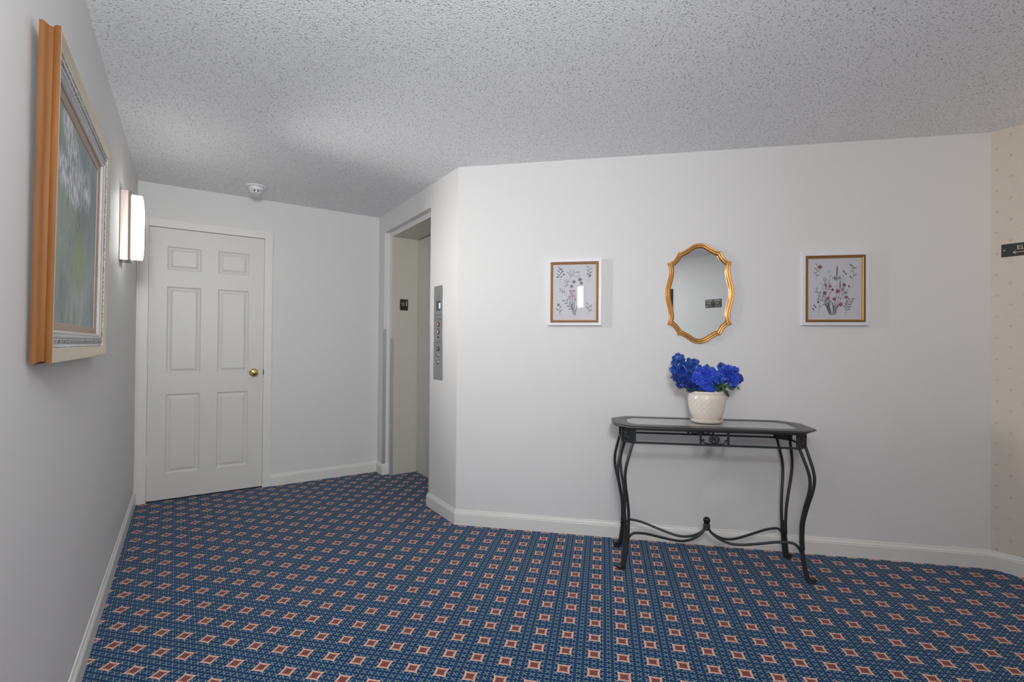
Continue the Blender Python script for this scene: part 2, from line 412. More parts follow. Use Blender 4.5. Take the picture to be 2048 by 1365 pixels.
# the angled main wall
Rm = Matrix.Translation((XE, YC, 0)) @ Matrix.Rotation(R_MAIN, 4, 'Z')
bm = B()
c = [(0, 0), (LM, 0), (LM + T * math.tan(PI / 8), T), (T * math.tan(PI / 8), T)]
lo = [bm.verts.new(Rm @ Vector((x, y, 0))) for x, y in c]; hi = [bm.verts.new(Rm @ Vector((x, y, CEIL))) for x, y in c]
bm.faces.new(lo); bm.faces.new(hi)
for k in range(4): bm.faces.new((lo[k], lo[(k + 1) % 4], hi[(k + 1) % 4], hi[k]))
link('wall_main', bm, 'wall', kind='structure')
bm = B(); box(bm, XD, XD + T, Y0, YDD, 0, CEIL); link('wall_right', bm, 'wallpaper', kind='structure')
bm = B(); box(bm, -3.6, 6.2, YB - T, YB, 0, CEIL); link('wall_behind', bm, 'wall', kind='structure')
bm = B(); box(bm, -3.6, XL - T, YL, YL + T, 0, CEIL); link('wall_corridor_left', bm, 'wall', kind='structure')
bm = B(); box(bm, XD + T, 6.2, Y0, Y0 + T, 0, CEIL); link('wall_corridor_right', bm, 'wall', kind='structure')
bm = B(); box(bm, -3.6 - T, -3.6, YB, YL + T, 0, CEIL); link('wall_corridor_end_left', bm, 'wall', kind='structure')
bm = B(); box(bm, 6.2, 6.2 + T, YB, Y0, 0, CEIL); link('wall_corridor_end_right', bm, 'wall', kind='structure')

BBP = [(0, 0), (-.0125, 0), (-.0125, .070), (-.0105, .074), (-.0105, .079), (-.0075, .083), (-.005, .089), (-.0035, .096), (0, .098)]
def baseboard(name, pts):
    """pts: floor polyline of wall faces, room on the right-hand side looking along it"""
    bm = B(); n = len(pts); P = [Vector(p) for p in pts]; rings = []
    for i in range(n):
        a = (P[i] - P[i - 1]).normalized() if i else (P[1] - P[0]).normalized()
        c_ = (P[i + 1] - P[i]).normalized() if i < n - 1 else a
        na, nc = Vector((a.y, -a.x)), Vector((c_.y, -c_.x)); m_ = (na + nc).normalized(); m_ /= m_.dot(na)
        rings.append([bm.verts.new((P[i].x - m_.x * d, P[i].y - m_.y * d, z)) for d, z in BBP])
    for a, b2 in zip(rings, rings[1:]):
        for k in range(len(BBP) - 1): bm.faces.new((a[k], a[k + 1], b2[k + 1], b2[k]))
    bm.faces.new(rings[0]); bm.faces.new(rings[-1])
    return link(name, bm, 'trim', kind='structure')
baseboard('baseboard_left', [(XL, YL), (XL, YD - .013)])
baseboard('baseboard_back', [(.5935, YD), (XE, YD), (XE, EY1), (EXF - .001, EY1)])
baseboard('baseboard_main', [(EXF, EY0), (XE, EY0), (XE, YC), (XD, YDD), (XD, Y0)])
baseboard('baseboard_behind', [(6.2, YB), (-3.6, YB)])

# ---------------------------------------------------------------- door_1: six-panel door
dw0, dw1, dz0, dz1 = -.229, .533, .012, 2.040
xs = [dw0, -.118, .0985, .2095, .4245, dw1]; zs = [dz0, .202, .795, .950, 1.603, 1.728, 1.905, dz1]
bm = B(); yf = YD - .001
G = [[bm.verts.new((x, yf, z)) for z in zs] for x in xs]
steps = [(.004, .0045), (.011, .0095), (.017, .0095), (.034, .0025), (.036, .0015)]
for i in range(5):
    for j in range(7):
        q = [G[i][j], G[i + 1][j], G[i + 1][j + 1], G[i][j + 1]]
        if i in (1, 3) and j in (1, 3, 5):
            x0, x1, z0, z1 = xs[i], xs[i + 1], zs[j], zs[j + 1]; prev = q
            for ins, d in steps:
                cur = [bm.verts.new((x, yf + d, z)) for x, z in ((x0 + ins, z0 + ins), (x1 - ins, z0 + ins), (x1 - ins, z1 - ins), (x0 + ins, z1 - ins))]
                for k in range(4): bm.faces.new((prev[k], prev[(k + 1) % 4], cur[(k + 1) % 4], cur[k]))
                prev = cur
            bm.faces.new(prev)
        else: bm.faces.new(q)
# sides and back
bk = [bm.verts.new((x, yf + .04, z)) for x, z in ((dw0, dz0), (dw1, dz0), (dw1, dz1), (dw0, dz1))]
bm.faces.new(bk)
bm.faces.new([G[i][0] for i in range(6)] + [bk[1], bk[0]]); bm.faces.new([G[i][7] for i in range(6)] + [bk[2], bk[3]])
bm.faces.new([G[0][j] for j in range(8)] + [bk[3], bk[0]]); bm.faces.new([G[5][j] for j in range(8)] + [bk[2], bk[1]])
door = link('door_1', bm, 'door', kind='structure'); door['label'] = 'white six-panel door with brass knob in the left corner'
bm = B(); yc0 = YD - .0115
rect = lambda x0, x1, z0, z1: box(bm, x0, x1, yc0, YD + .0, z0, z1)
rect(XL + .0125, DX0 + .002, 0, 2.103); rect(DX1 - .002, .5935, 0, 2.103); rect(DX0 + .002, DX1 - .002, DZ - .001, 2.103)
box(bm, XL + .0, XL + .0125, yc0, YD, .0, 2.103)
o = link('door_casing', bm, 'trim', door, bevel=.0015)
bm = B(); box(bm, DX0, DX1, YD + .055, YD + T, 0, DZ); link('gap_dark_backing', bm, 'black', door)  # black sheet behind the slab, makes the gaps around it read as shade
for hz in (1.862, 1.079, .300):
    bm = B(); lathe(bm, [(.0062, hz - .05), (.0062, hz + .05)], 16, org=(DX0 + .001, YD - .008, 0))
    for k in (-1, 1): lathe(bm, [(.0066, hz + k * .0505 - .002), (.0066, hz + k * .0505 + .002)], 16, org=(DX0 + .001, YD - .008, 0))
    box(bm, DX0 + .001, DX0 + .014, YD - .003, YD, hz - .049, hz + .049)
    h_ = link('hinge', bm, 'trim', door, smooth=True, auto=35)
bm = B(); kx, kz = .464, .944
lathe(bm, [(.0, yy) if 0 else (r, yy) for r, yy in ((.033, YD - .001), (.033, YD - .006), (.028, YD - .010), (.013, YD - .013), (.0115, YD - .03), (.016, YD - .036), (.0255, YD - .043), (.0285, YD - .052), (.0265, YD - .060), (.021, YD - .0645), (.018, YD - .0635), (.013, YD - .0675), (.005, YD - .069), (.0005, YD - .0692))], 40, 'Y', (kx, 0, kz))
knob = link('door_knob', bm, 'brass', door, smooth=True); knob['label'] = 'polished brass door knob'
bm = B(); box(bm, DX1 - .0035, DX1 + .0015, YD - .0125, YD + .01, .925, .968); link('strike_plate', bm, 'black', door)

# ---------------------------------------------------------------- door_2: lift doorway
YI, ZI, XP = 4.259, 2.157, 1.795
bm = B(); box(bm, XP, XP + .03, 3.82, YI - .007, .006, ZI - .006); door2 = link('door_2', bm, 'liftdoor', kind='structure'); door2['label'] = 'closed sliding elevator door panels set back in a beige steel frame'
bm = B(); box(bm, XP + .012, XP + .042, 3.371, 3.818, .006, ZI); link('door_panel', bm, 'liftdoor', door2)
bm = B()
box(bm, EXF, XP + .06, YI, EY1 + .02, 0, ZI + .045); box(bm, EXF, XP + .06, EY0 - .02, 3.371, 0, ZI + .045); box(bm, EXF, XP + .06, 3.371, YI, ZI, ZI + .045)
f_ = link('door_frame', bm, 'jamb', door2); f_['label'] = 'beige painted steel elevator frame'
bm = B(); box(bm, XP - .004, XP + .06, 3.371, YI, -.001, .005); link('door_sill', bm, 'guard', door2)
bm = B(); box(bm, XP + .03, XP + .2, 3.36, 4.27, .0, ZI + .02); link('shaft_dark_fill', bm, 'black', door2)  # black block standing in for darkness behind the panels, shows in the side gap
# painted face strip of the steel frame (white on the hall side)
bm = B(); box(bm, EXF - .0015, EXF, YI, EY1, 0, EZ); box(bm, EXF - .0015, EXF, EY0, YI, ZI, EZ); link('frame_face', bm, 'trim', door2)

def guard(label, pts, z0, z1):
    bm = B(); a = [bm.verts.new((x, y, z0)) for x, y in pts]; b2 = [bm.verts.new((x, y, z1)) for x, y in pts]
    bm.faces.new(a); bm.faces.new(b2)
    for k in range(len(pts)): bm.faces.new((a[k], a[(k + 1) % len(pts)], b2[(k + 1) % len(pts)], b2[k]))
    return tag(link('corner_guard', bm, 'guard'), label, 'corner guard', 'steel corner guards at the elevator opening')
guard('tall steel corner guard on the plaster edge left of the elevator', [(XE - .0012, EY1 + .012), (XE - .0012, EY1 - .0015), (XE + .026, EY1 - .0015), (XE + .026, EY1 - .0), (XE + .0, EY1 - .0), (XE + .0, EY1 + .012)], .098, 1.318)
guard('steel corner guard on the beige metal frame, reaching the carpet', [(EXF - .0028, YI + .016), (EXF - .0028, YI - .0015), (EXF + .024, YI - .0015), (EXF + .024, YI), (EXF - .0015, YI), (EXF - .0015, YI + .016)], .0, 1.235)
guard('thin steel corner guard right of the elevator, beside the button panel', [(XE - .0015, EY0 - .010), (XE - .0015, EY0 + .0015), (XE + .026, EY0 + .0015), (XE + .026, EY0), (XE, EY0), (XE, EY0 - .010)], .098, 1.325)

# floor number sign on the reveal (faces the camera, -Y)
t = thing('floor_number_sign', 'small black sign with a white star and the number 1 inside the elevator frame', 'sign', (1.661, YI, 1.544), 0)
bm = bevbox(-.039, .039, -.003, -.0002, -.051, .051, .001, 1); link('sign_plate', bm, 'signblack', t)
bm = B(); pts = []
def star(bm, cx, cz, r, w, y0, y1):
    for k in range(10):
        r0, r1 = (r, r * .42) if k % 2 == 0 else (r * .42, r)
        a0, a1 = PI / 2 + k * PI / 5, PI / 2 + (k + 1) * PI / 5
        o0, o1 = r0 - w * (1.6 if k % 2 == 0 else .9), r1 - w * (.9 if k % 2 == 0 else 1.6)
        prism_xz(bm, [(cx + r0 * math.cos(a0), cz + r0 * math.sin(a0)), (cx + r1 * math.cos(a1), cz + r1 * math.sin(a1)), (cx + o1 * math.cos(a1), cz + o1 * math.sin(a1)), (cx + o0 * math.cos(a0), cz + o0 * math.sin(a0))], y0, y1)
star(bm, -.009, .008, .0235, .0035, -.0038, -.003); link('star_symbol', bm, 'letters', t)
text('numeral', '1', .066, .0235, -.0034, .010, 'letters', t, sx=.8, bold=.0008)
bm = B()
for k in range(9):
    lathe(bm, [(.0011, -.003), (.0009, -.0036)], 8, 'Y', (-.02 + .005 * k, 0, -.033 - .004 * (k % 2)))
link('braille_dots', bm, 'signblack', t)

# call panel on the elevator wall
py = (3.239 + 3.084) / 2
t = thing('elevator_call_panel', 'tall brushed steel call panel with round buttons beside the elevator', 'call panel', (XE, py, 1.268), R_ELEV)
bm = bevbox(-.075, .075, -.0045, 0, -.334, .334, .0015, 2); link('panel_plate', bm, 'steel', t)
bm = bevbox(-.034, .034, -.0056, -.004, .156, .224, .0006, 1); s_ = link('display', bm, mat('display_dark', srgb(74, 78, 84), .25), t)
M['led'] = emis('led_digit', (.75, .85, 1.), 1.6)
dg = text('digit', '8', .056, .0225, -.0058, .188, 'led', s_, sx=.8)
def marks(z, w, n, h_=.004, dx=0):
    bm = B(); x = -w / 2 + dx; r_ = random.Random(int(z * 1000) + n)
    step = w / n
    for k in range(n):
        if r_.random() < .12: continue
        box(bm, x + k * step, x + k * step + step * .62, -.0049, -.0044, z - h_ / 2 * r_.uniform(.8, 1), z + h_ / 2)
    return bm
M['engrave'] = mat('engraving_grey', srgb(92, 92, 92), .6)
for z, w, n in ((.282, .012, 2), (.267, .022, 4), (.253, .028, 5), (.242, .03, 6), (.229, .07, 12), (.219, .07, 12), (.124, .128, 24), (.101, .09, 16), (.091, .128, 22), (.030, .05, 8), (-.060, .05, 8), (-.071, .11, 18), (-.082, .04, 6)):
    link('engraved_line', marks(z, w, n, .005), 'engrave', t)
def button(z, r, ring, cap, label=None):
    bm = B(); lathe(bm, [(r, -.0044), (r, -.0085), (r * .84, -.0095), (r * .8, -.0065), (r * .3, -.0062), (.0003, -.0062)], 28, 'Y', (0, 0, z)); o = link('button', bm, ring, t, smooth=True, auto=40)
    bm = B(); lathe(bm, [(r * .72, -.006), (r * .72, -.0085), (r * .6, -.0095), (r * .3, -.0102), (.0003, -.0104)], 28, 'Y', (0, 0, z)); link('button_cap', bm, cap, o, smooth=True, auto=40)
    if label: o['label'] = label
M['ring_dark'] = mat('dark_ring', srgb(80, 58, 58), .35, .6); M['cap_pink'] = mat('pink_cap', srgb(206, 158, 156), .4); M['cap_light'] = mat('light_cap', srgb(206, 192, 198), .35)
button(.0585, .017, 'ring_dark', 'cap_pink', 'button with a pink red cap'); button(.0055, .017, 'ring_dark', 'cap_light', 'button with a pale cap and dark ring')
button(-.114, .017, 'ring_dark', 'steel', 'button with dark ring'); button(-.161, .0135, 'steel', 'steel'); button(-.211, .0135, 'steel', 'steel')
bm = B(); lathe(bm, [(.008, -.0044), (.008, -.0075), (.0055, -.008), (.0003, -.008)], 20, 'Y', (0, 0, -.032)); box(bm, -.001, .001, -.0084, -.008, -.037, -.027); link('key_switch', bm, 'ring_dark', t, smooth=True, auto=40)
bm = B(); lathe(bm, [(.003, -.0044), (.002, -.0055), (.0003, -.0057)], 12, 'Y', (0, 0, -.306)); link('screw', bm, 'ring_dark', t)

# ---------------------------------------------------------------- painting on the left wall
u0, u1, z0_, z1_ = 1.5275, 2.461, 1.133, 1.925
lean = math.atan2(.008, .79)
t = thing('framed_painting', 'large oil painting of pale flowers in a wide gilt and silver frame', 'painting', (XL + .0055, u0, z0_), R_LEFT)
t.rotation_euler = (lean, 0, R_LEFT)
Wf, Hf = u1 - u0, z1_ - z0_
bm = B()
rect_sweep(bm, 0, Wf, 0, Hf, [(.02, 0), (.0, .0), (-.0, -.002), (-.001, -.006), (.0035, -.013), (.006, -.018), (.0065, -.024), (.003, -.027), (.002, -.031), (.0015, -.0350), (.0025, -.0378)])
link('frame_side', bm, 'side_wood', t, smooth=True, auto=50)['label'] = 'orange gilt outer side of the frame'
bm = B()
rect_sweep(bm, 0, Wf, 0, Hf, [(.0025, -.0378), (.006, -.0385), (.012, -.0375), (.022, -.034), (.032, -.0300), (.034, -.0305), (.0355, -.029)])
link('outer_moulding', bm, 'champagne', t, smooth=True, auto=45)
bm = B()
rect_sweep(bm, 0, Wf, 0, Hf, [(.0355, -.029), (.037, -.024), (.040, -.022), (.046, -.0235), (.052, -.0265), (.057, -.0285), (.059, -.027)])
ob = link('ornamental_band', bm, 'silver', t, smooth=True, auto=50)
# egg-and-dart row on the band
bm = B(); pr = .0085
def bead(x, z, a):
    for k in range(2):
        pass
    vs = []
    m_ = Matrix.Translation((x, -.0245, z)) @ Matrix.Rotation(a, 4, 'Y') @ Matrix.Diagonal((.0028, .0035, .0062, 1))
    bmesh.ops.create_icosphere(bm, subdivisions=1, radius=1, matrix=m_)
ins = .0405
n = int((Wf - 2 * ins) / pr)
for k in range(n + 1):
    x = ins + (Wf - 2 * ins) * k / n
    bead(x, ins, .35); bead(x, Hf - ins, -.35)
n = int((Hf - 2 * ins) / pr)
for k in range(1, n):
    z = ins + (Hf - 2 * ins) * k / n
    bead(ins, z, PI / 2 - .35); bead(Wf - ins, z, PI / 2 + .35)
link('egg_and_dart_row', bm, 'silver_plain', ob, smooth=True)
bm = B()
rect_sweep(bm, 0, Wf, 0, Hf, [(.059, -.027), (.0605, -.0245), (.063, -.0275), (.066, -.0285), (.069, -.0275), (.0705, -.024), (.073, -.0255), (.078, -.024), (.080, -.021), (.081, -.0175)])
link('inner_ridges', bm, 'silver_plain', t, smooth=True, auto=40)
bm = B()
rect_sweep(bm, 0, Wf, 0, Hf, [(.081, -.0175), (.082, -.0145), (.085, -.015), (.102, -.011), (.1045, -.0075), (.1045, -.006)])
link('liner', bm, 'liner', t, smooth=True, auto=40)
bm = B(); i_ = .104
box(bm, 0, Wf - 2 * i_, 0, .004, 0, Hf - 2 * i_)
cv = link('canvas', bm, 'painting', t); cv.location = (i_, -.0085, i_)

# ---------------------------------------------------------------- sconces
def sconce(loc, rz, label, hh=.19):
    t = thing('wall_sconce', label, 'sconce', loc, rz, 'wall sconces')
    bm = B()
    # D-section nickel body: outline in plan, extruded in z
    pl = [(-.066, 0), (-.066, -.030)] + [(-.066 + .014 * (1 - math.cos(a)), -.030 - .020 * math.sin(a)) for a in [k * PI / 12 for k in range(1, 7)]]
    pl = pl + [(-x, y) for x, y in reversed(pl)]
    a = [bm.verts.new((x, y, -hh)) for x, y in pl]; b2 = [bm.verts.new((x, y, hh)) for x, y in pl]
    bm.faces.new(a); bm.faces.new(b2)
    for k in range(len(pl)): bm.faces.new((a[k], a[(k + 1) % len(pl)], b2[(k + 1) % len(pl)], b2[k]))
    link('body', bm, 'nickel', t, smooth=True, auto=40, bevel=.002)
    # bowed acrylic diffuser
    bm = B(); N = 12; rings = []
    for k in range(N + 1):
        z = -hh * .90 + 2 * hh * .90 * k / N; bow = 1 - (abs(z / (hh * .90)) ** 5)
        w, d = .046, -.094 - .006 * bow
        rings.append([bm.verts.new(p) for p in ((-w, -.049, z), (w, -.049, z), (w, d + .006, z), (w - .006, d, z), (-w + .006, d, z), (-w, d + .006, z))])
    for p, q in zip(rings, rings[1:]):
        for k in range(6): bm.faces.new((p[k], p[(k + 1) % 6], q[(k + 1) % 6], q[k]))
    bm.faces.new(rings[0]); bm.faces.new(rings[-1])
    link('diffuser', bm, 'sconce_glow', t)['label'] = 'glowing white acrylic diffuser'
    for k in (-1, 1):
        bm = B(); lathe(bm, [(.006, k * hh), (.006, k * (hh + .004)), (.002, k * (hh + .006))], 16, org=(-.0, -.03, 0))
        link('finial_screw', bm, 'nickel', t, smooth=True)
    return t
M['sconce_glow'] = emis('sconce_acrylic_glow', (1., .985, .96), 12.)
sconce((XL, 3.405, 1.817), R_LEFT, 'lit nickel wall sconce with white diffuser beside the large gilt painting')
sconce((-1.72, YB, 1.99), R_BEHIND, 'lit nickel sconce on the corridor wall, seen only as a reflection in the left print', .19)

# ---------------------------------------------------------------- smoke detector
t = thing('smoke_detector', 'round white smoke detector on the ceiling near the door', 'smoke detector', (.428, 4.115, CEIL), 0)
bm = B(); lathe(bm, [(.074, 0), (.074, -.006), (.070, -.009), (.052, -.010), (.050, -.022), (.0005, -.022)], 48); link('base', bm, 'white_plastic', t, smooth=True, auto=35)
bm = B(); lathe(bm, [(.046, -.020), (.047, -.030), (.043, -.033), (.036, -.034)], 48); hd = link('head', bm, 'white_plastic', t, smooth=True, auto=35)
bm = B(); lathe(bm, [(.030, -.033), (.030, -.046)], 32); link('sensor_core', bm, 'grey_plastic', hd)
bm = B()
for k in range(8):
    m_ = Matrix.Rotation(k * PI / 4, 4, 'Z'); box(bm, .030, .036, -.006, .006, -.048, -.033, mtx=m_)
lathe(bm, [(.036, -.0465), (.036, -.051), (.030, -.054), (.012, -.055), (.0005, -.055)], 40); link('cage', bm, 'white_plastic', hd, smooth=True, auto=35)

# ---------------------------------------------------------------- framed prints on the main wall
def wpos(s, o, z): return (XE + (s - o) * S2, YC - (s + o) * S2, z)
def disc(bm, x, z, rx, rz, y, mi, a=0., n=9):
    vs = []
    for k in range(n):
        p = Vector((rx * math.cos(2 * PI * k / n), rz * math.sin(2 * PI * k / n))); ca, sa = math.cos(a), math.sin(a)
        vs.append(bm.verts.new((x + p.x * ca - p.y * sa, y, z + p.x * sa + p.y * ca)))
    bm.faces.new(vs).material_index = mi
def stroke(bm, pts, w, y, mi, ends=True):
    P = catmull([(p[0], p[1], 0) for p in pts], 6); L, Rr = [], []; n = len(P)
    for i, p in enumerate(P):
        t_ = (P[min(i + 1, n - 1)] - P[max(i - 1, 0)]).normalized(); nn = Vector((-t_.y, t_.x, 0)); k = i / (n - 1)
        ww = w * (.25 + .75 * math.sin(PI * min(1, k * .9 + .08))) if ends else w
        L.append(bm.verts.new((p.x + nn.x * ww, y, p.y + nn.y * ww))); Rr.append(bm.verts.new((p.x - nn.x * ww, y, p.y - nn.y * ww)))
    for i in range(n - 1): bm.faces.new((L[i], L[i + 1], Rr[i + 1], Rr[i])).material_index = mi
def sprig(bm, base, tip, n, ll, y, mi, w=.5, bend=0., alt=True, lw=.28, rnd=None, leafmi=None, start=.25):
    bx, bz = base; tx, tz = tip; mx, mz = (bx + tx) / 2 + bend, (bz + tz) / 2
    stroke(bm, [base, (mx, mz), tip], w, y, mi)
    for k in range(n):
        f = start + (1 - start) * (k + .5) / n
        px = (1 - f) ** 2 * bx + 2 * f * (1 - f) * (2 * mx - (bx + tx) / 2) + f * f * tx; pz = (1 - f) ** 2 * bz + 2 * f * (1 - f) * mz + f * f * tz
        ang = math.atan2(tz - bz, tx - bx)
        for sg in ((1, -1) if not alt else ((1,) if k % 2 else (-1,))):
            a = ang + sg * .85; l = ll * (1 - .35 * abs(f - .5)); disc(bm, px + math.cos(a) * l * .8, pz + math.sin(a) * l * .8, l * .68, l * lw * .72, y - .00006, leafmi if leafmi is not None else mi, a)
def poppy(bm, x, z, r, y, mi):
    for k in range(5):
        a = .3 + k * 2 * PI / 5; disc(bm, x + math.cos(a) * r * .5, z + math.sin(a) * r * .42, r * .6, r * .42, y - .0001 - .00002 * k, mi, a)
def print_frame(s, label, W, Hh, kind):
    t = thing('framed_print', label, 'framed print', wpos(s, 0, 1.520), R_MAIN, 'framed wildflower prints')
    bm = B(); rect_sweep(bm, -W / 2, W / 2, -Hh / 2, Hh / 2, [(.0, 0), (0, -.021), (.0015, -.0225), (.018, -.0225), (.019, -.0215), (.019, -.008)])
    link('outer_frame', bm, 'frame_white', t)['label'] = 'white lacquered outer frame'
    bm = B(); rect_sweep(bm, -W / 2, W / 2, -Hh / 2, Hh / 2, [(.0185, -.0205), (.0185, -.0235), (.021, -.025), (.0285, -.0245), (.0295, -.022)])
    g_ = link('inner_frame', bm, 'goldwood', t)
    bm = B(); rect_sweep(bm, -W / 2, W / 2, -Hh / 2, Hh / 2, [(.0293, -.0225), (.0305, -.0235), (.0325, -.0225), (.034, -.018), (.034, -.009)])
    link('gold_lip', bm, 'golddeep', g_)
    iw, ih = W - .066, Hh - .066
    bm = B(); box(bm, -iw / 2 - .002, iw / 2 + .002, -.0105, -.0085, -ih / 2 - .002, ih / 2 + .002); link('paper', bm, 'paper', t)
    bm = B(); box(bm, -iw / 2 - .001, iw / 2 + .001, -.0165, -.0150, -ih / 2 - .001, ih / 2 + .001); link('glass_pane', bm, 'glass', t)
    # drawing: coordinates in millimetre-like units (0..100 wide, 0..115 high)
    bm = B(); Yp = -.0108
    if kind == 2:
        # mapped from the photograph's right-hand print
        c_ = lambda x, z: ((x - 283) / 762 * 100, (1140 - z) / 878 * 115)
        D = 0; 
        for base, tip, n, ll, bend in (((405, 600), (425, 345), 6, 5.2, -1), ((437, 1068), (440, 830), 2, 4, 1), ((815, 1075), (900, 850), 9, 6.5, -2.5), ((470, 790), (395, 690), 0, 3, 0),
                                       ((620, 1075), (600, 440), 8, 3.6, -2), ((600, 1070), (395, 700), 9, 5.2, 3), ((640, 1075), (700, 600), 7, 3, 2), ((680, 1075), (790, 500), 8, 3.2, 4), ((912, 600), (930, 400), 3, 5.5, 1),
                                       ((600, 1070), (530, 530), 10, 2.6, -2), ((655, 1075), (745, 560), 5, 2.6, 3), ((590, 1050), (490, 600), 8, 2.4, -2)):
            sprig(bm, c_(*base), c_(*tip), n, ll, Yp, 1, .32, bend, lw=.22)
        for pts, w in (([(695, 545), (700, 440), (705, 365)], 1.35), ([(745, 700), (742, 580)], 1.2), ([(600, 1070), (560, 960), (520, 890)], 1.3), ([(625, 1070), (585, 940), (600, 860)], 1.3), ([(640, 1070), (655, 960), (620, 880)], 1.3), ([(670, 1070), (690, 970), (740, 905)], 1.4), ([(650, 1075), (640, 900)], .6), ([(612, 1075), (570, 900)], .6), ([(545, 700), (535, 600)], 1.2), ([(830, 750), (870, 665)], .35), ([(437, 905), (433, 870)], 2.2), ([(440, 850), (441, 822)], 1.6), ([(665, 860), (690, 1040)], .4), ([(840, 830), (835, 960)], .4), ([(800, 660), (785, 860)], .35), ([(585, 1060), (575, 850)], .5), ([(530, 790), (600, 1060)], .4)):
            stroke(bm, [c_(*p) for p in pts], w, Yp - .0001, 1, True)
        for x, z in ((665, 545), (735, 545), (690, 560), (780, 710), (820, 760)):
            for k in range(6): a = k * PI / 3 + .2; X_, Z_ = c_(x, z); disc(bm, X_ + math.cos(a) * 2, Z_ + math.sin(a) * 2, 2.4, .7, Yp - .0002, 0, a)
        for x, z in ((380, 940), (395, 955), (365, 990), (890, 365), (925, 400), (795, 455), (820, 487), (890, 535), (868, 667)): X_, Z_ = c_(x, z); disc(bm, X_, Z_, 3.2, 1.2, Yp - .0002, 1, 2.2 if x < 900 else .9)
        for x, z, r in ((458, 385, 4.2), (525, 760, 3.8), (570, 838, 3.2), (600, 665, 3.), (635, 712, 3.), (662, 845, 3.6), (710, 735, 4.), (800, 648, 3.6), (828, 820, 3.2), (752, 925, 3.8), (905, 375, 1.6)):
            X_, Z_ = c_(x, z); poppy(bm, X_, Z_, r, Yp - .0003, 2)
        for x, z in ((520, 640), (535, 600), (555, 650), (580, 620), (575, 700), (545, 560), (590, 790), (700, 700), (515, 570)): X_, Z_ = c_(x, z); disc(bm, X_, Z_, 1.1, 3.2, Yp - .00025, 3, .15)
    else:
        c_ = lambda x, z: ((x - 288) / 522 * 100, (1112 - z) / 672 * 115)
        for base, tip, n, ll, bend in (((385, 660), (380, 480), 6, 6.2, -2), ((705, 660), (722, 480), 6, 6, 2), ((385, 1060), (370, 960), 3, 6.5, -2), ((710, 1055), (722, 920), 4, 6.5, 2), ((550, 1050), (430, 870), 8, 6.5, 4),
                                       ((505, 600), (600, 520), 3, 5, -6), ((500, 600), (490, 520), 3, 4.5, -2), ((545, 1050), (500, 760), 3, 5, -2), ((460, 800), (375, 745), 5, 4.5, 0), ((520, 650), (430, 640), 5, 3.8, 0), ((490, 690), (435, 690), 4, 3.8, 0)):
            sprig(bm, c_(*base), c_(*tip), n, ll, Yp, 0, .36, bend, lw=.26)
        for pts, w in (([(548, 1050), (520, 960), (500, 915)], 1.5), ([(555, 1050), (550, 900), (560, 740)], .8), ([(560, 1050), (580, 930)], 1.2), ([(500, 620), (510, 570), (560, 540), (610, 545)], .5), ([(560, 590), (630, 580)], .6), ([(545, 1045), (515, 780)], .8)):
            stroke(bm, [c_(*p) for p in pts], w, Yp - .0001, 0, True)
        for x, z, r in ((543, 650, 4.2), (617, 625, 4.4), (632, 668, 3.8), (515, 705, 3.8), (357, 925, 3.4)): X_, Z_ = c_(x, z); disc(bm, X_, Z_, r, r * .85, Yp - .0002, 0)
        for x, z in ((500, 760), (515, 790), (490, 830), (540, 760), (530, 820), (600, 800), (560, 860)): X_, Z_ = c_(x, z); poppy(bm, X_, Z_, 3.2, Yp - .0003, 3)
        for x, z in ((375, 495), (420, 560), (345, 590), (735, 575), (405, 520)): X_, Z_ = c_(x, z); disc(bm, X_, Z_, 2.4, 1.8, Yp - .0002, 1)
    for v in bm.verts: v.co = Vector((-iw / 2 + v.co.x / 100 * iw, v.co.y, -ih / 2 + v.co.z / 115 * ih))
    link('flower_drawing', bm, ['ink', 'ink_dark', 'ink_red', 'ink_pink'], t)
    return t
print_frame(.770, 'framed print of grey wildflowers left of the gold mirror', .336, .419, 1)
print_frame(2.2465, 'framed print with red poppies right of the gold mirror', .345, .418, 2)

# ---------------------------------------------------------------- mirror
t = thing('wall_mirror', 'scalloped oval mirror in a gold frame above the console table', 'mirror', wpos(1.5155, 0, 1.5035), R_MAIN)
kx_, kz_ = .196 / 395, .3015 / 574
seg1 = [(0, 574), (45, 569), (85, 553), (130, 524), (180, 494), (215, 479), (246, 476)]
seg2 = [(246, 476), (262, 437), (290, 398), (326, 368), (370, 352)]
seg3 = [(370, 352), (355, 310), (348, 262), (353, 210), (370, 140), (388, 65), (395, 0)]
q1 = [tuple(p.xy) for p in catmull([(a, c_, 0) for a, c_ in seg1], 4)][:-1] + [tuple(p.xy) for p in catmull([(a, c_, 0) for a, c_ in seg2], 4)][:-1] + [tuple(p.xy) for p in catmull([(a, c_, 0) for a, c_ in seg3], 4)]
right_ = q1 + [(x, -z) for x, z in reversed(q1[:-1])]          # top -> bottom on the right side
loop = right_ + [(-x, z) for x, z in reversed(right_[1:-1])]
loop = [(x * kx_, z * kz_) for x, z in loop][::-1]            # counter-clockwise
bm = B(); loop_sweep(bm, loop, [(.0, 0), (.0, -.010), (.0015, -.0145), (.005, -.0175), (.009, -.0170), (.0118, -.0135), (.0130, -.0130), (.0142, -.0150), (.0175, -.0185), (.0215, -.0180), (.0245, -.0140), (.0265, -.0125), (.029, -.0085), (.029, -.005)])
link('mirror_frame', bm, 'gold', t, smooth=True, auto=42)
bm = B(); cap(bm, [bm.verts.new((x * .94, -.0062, z * .95)) for x, z in loop]); link('mirror_glass', bm, 'mirror', t)
bm = B(); prism_xz(bm, [(x * .93, z * .94) for x, z in loop], -.001, -.005); link('backing_board', bm, 'black', t)

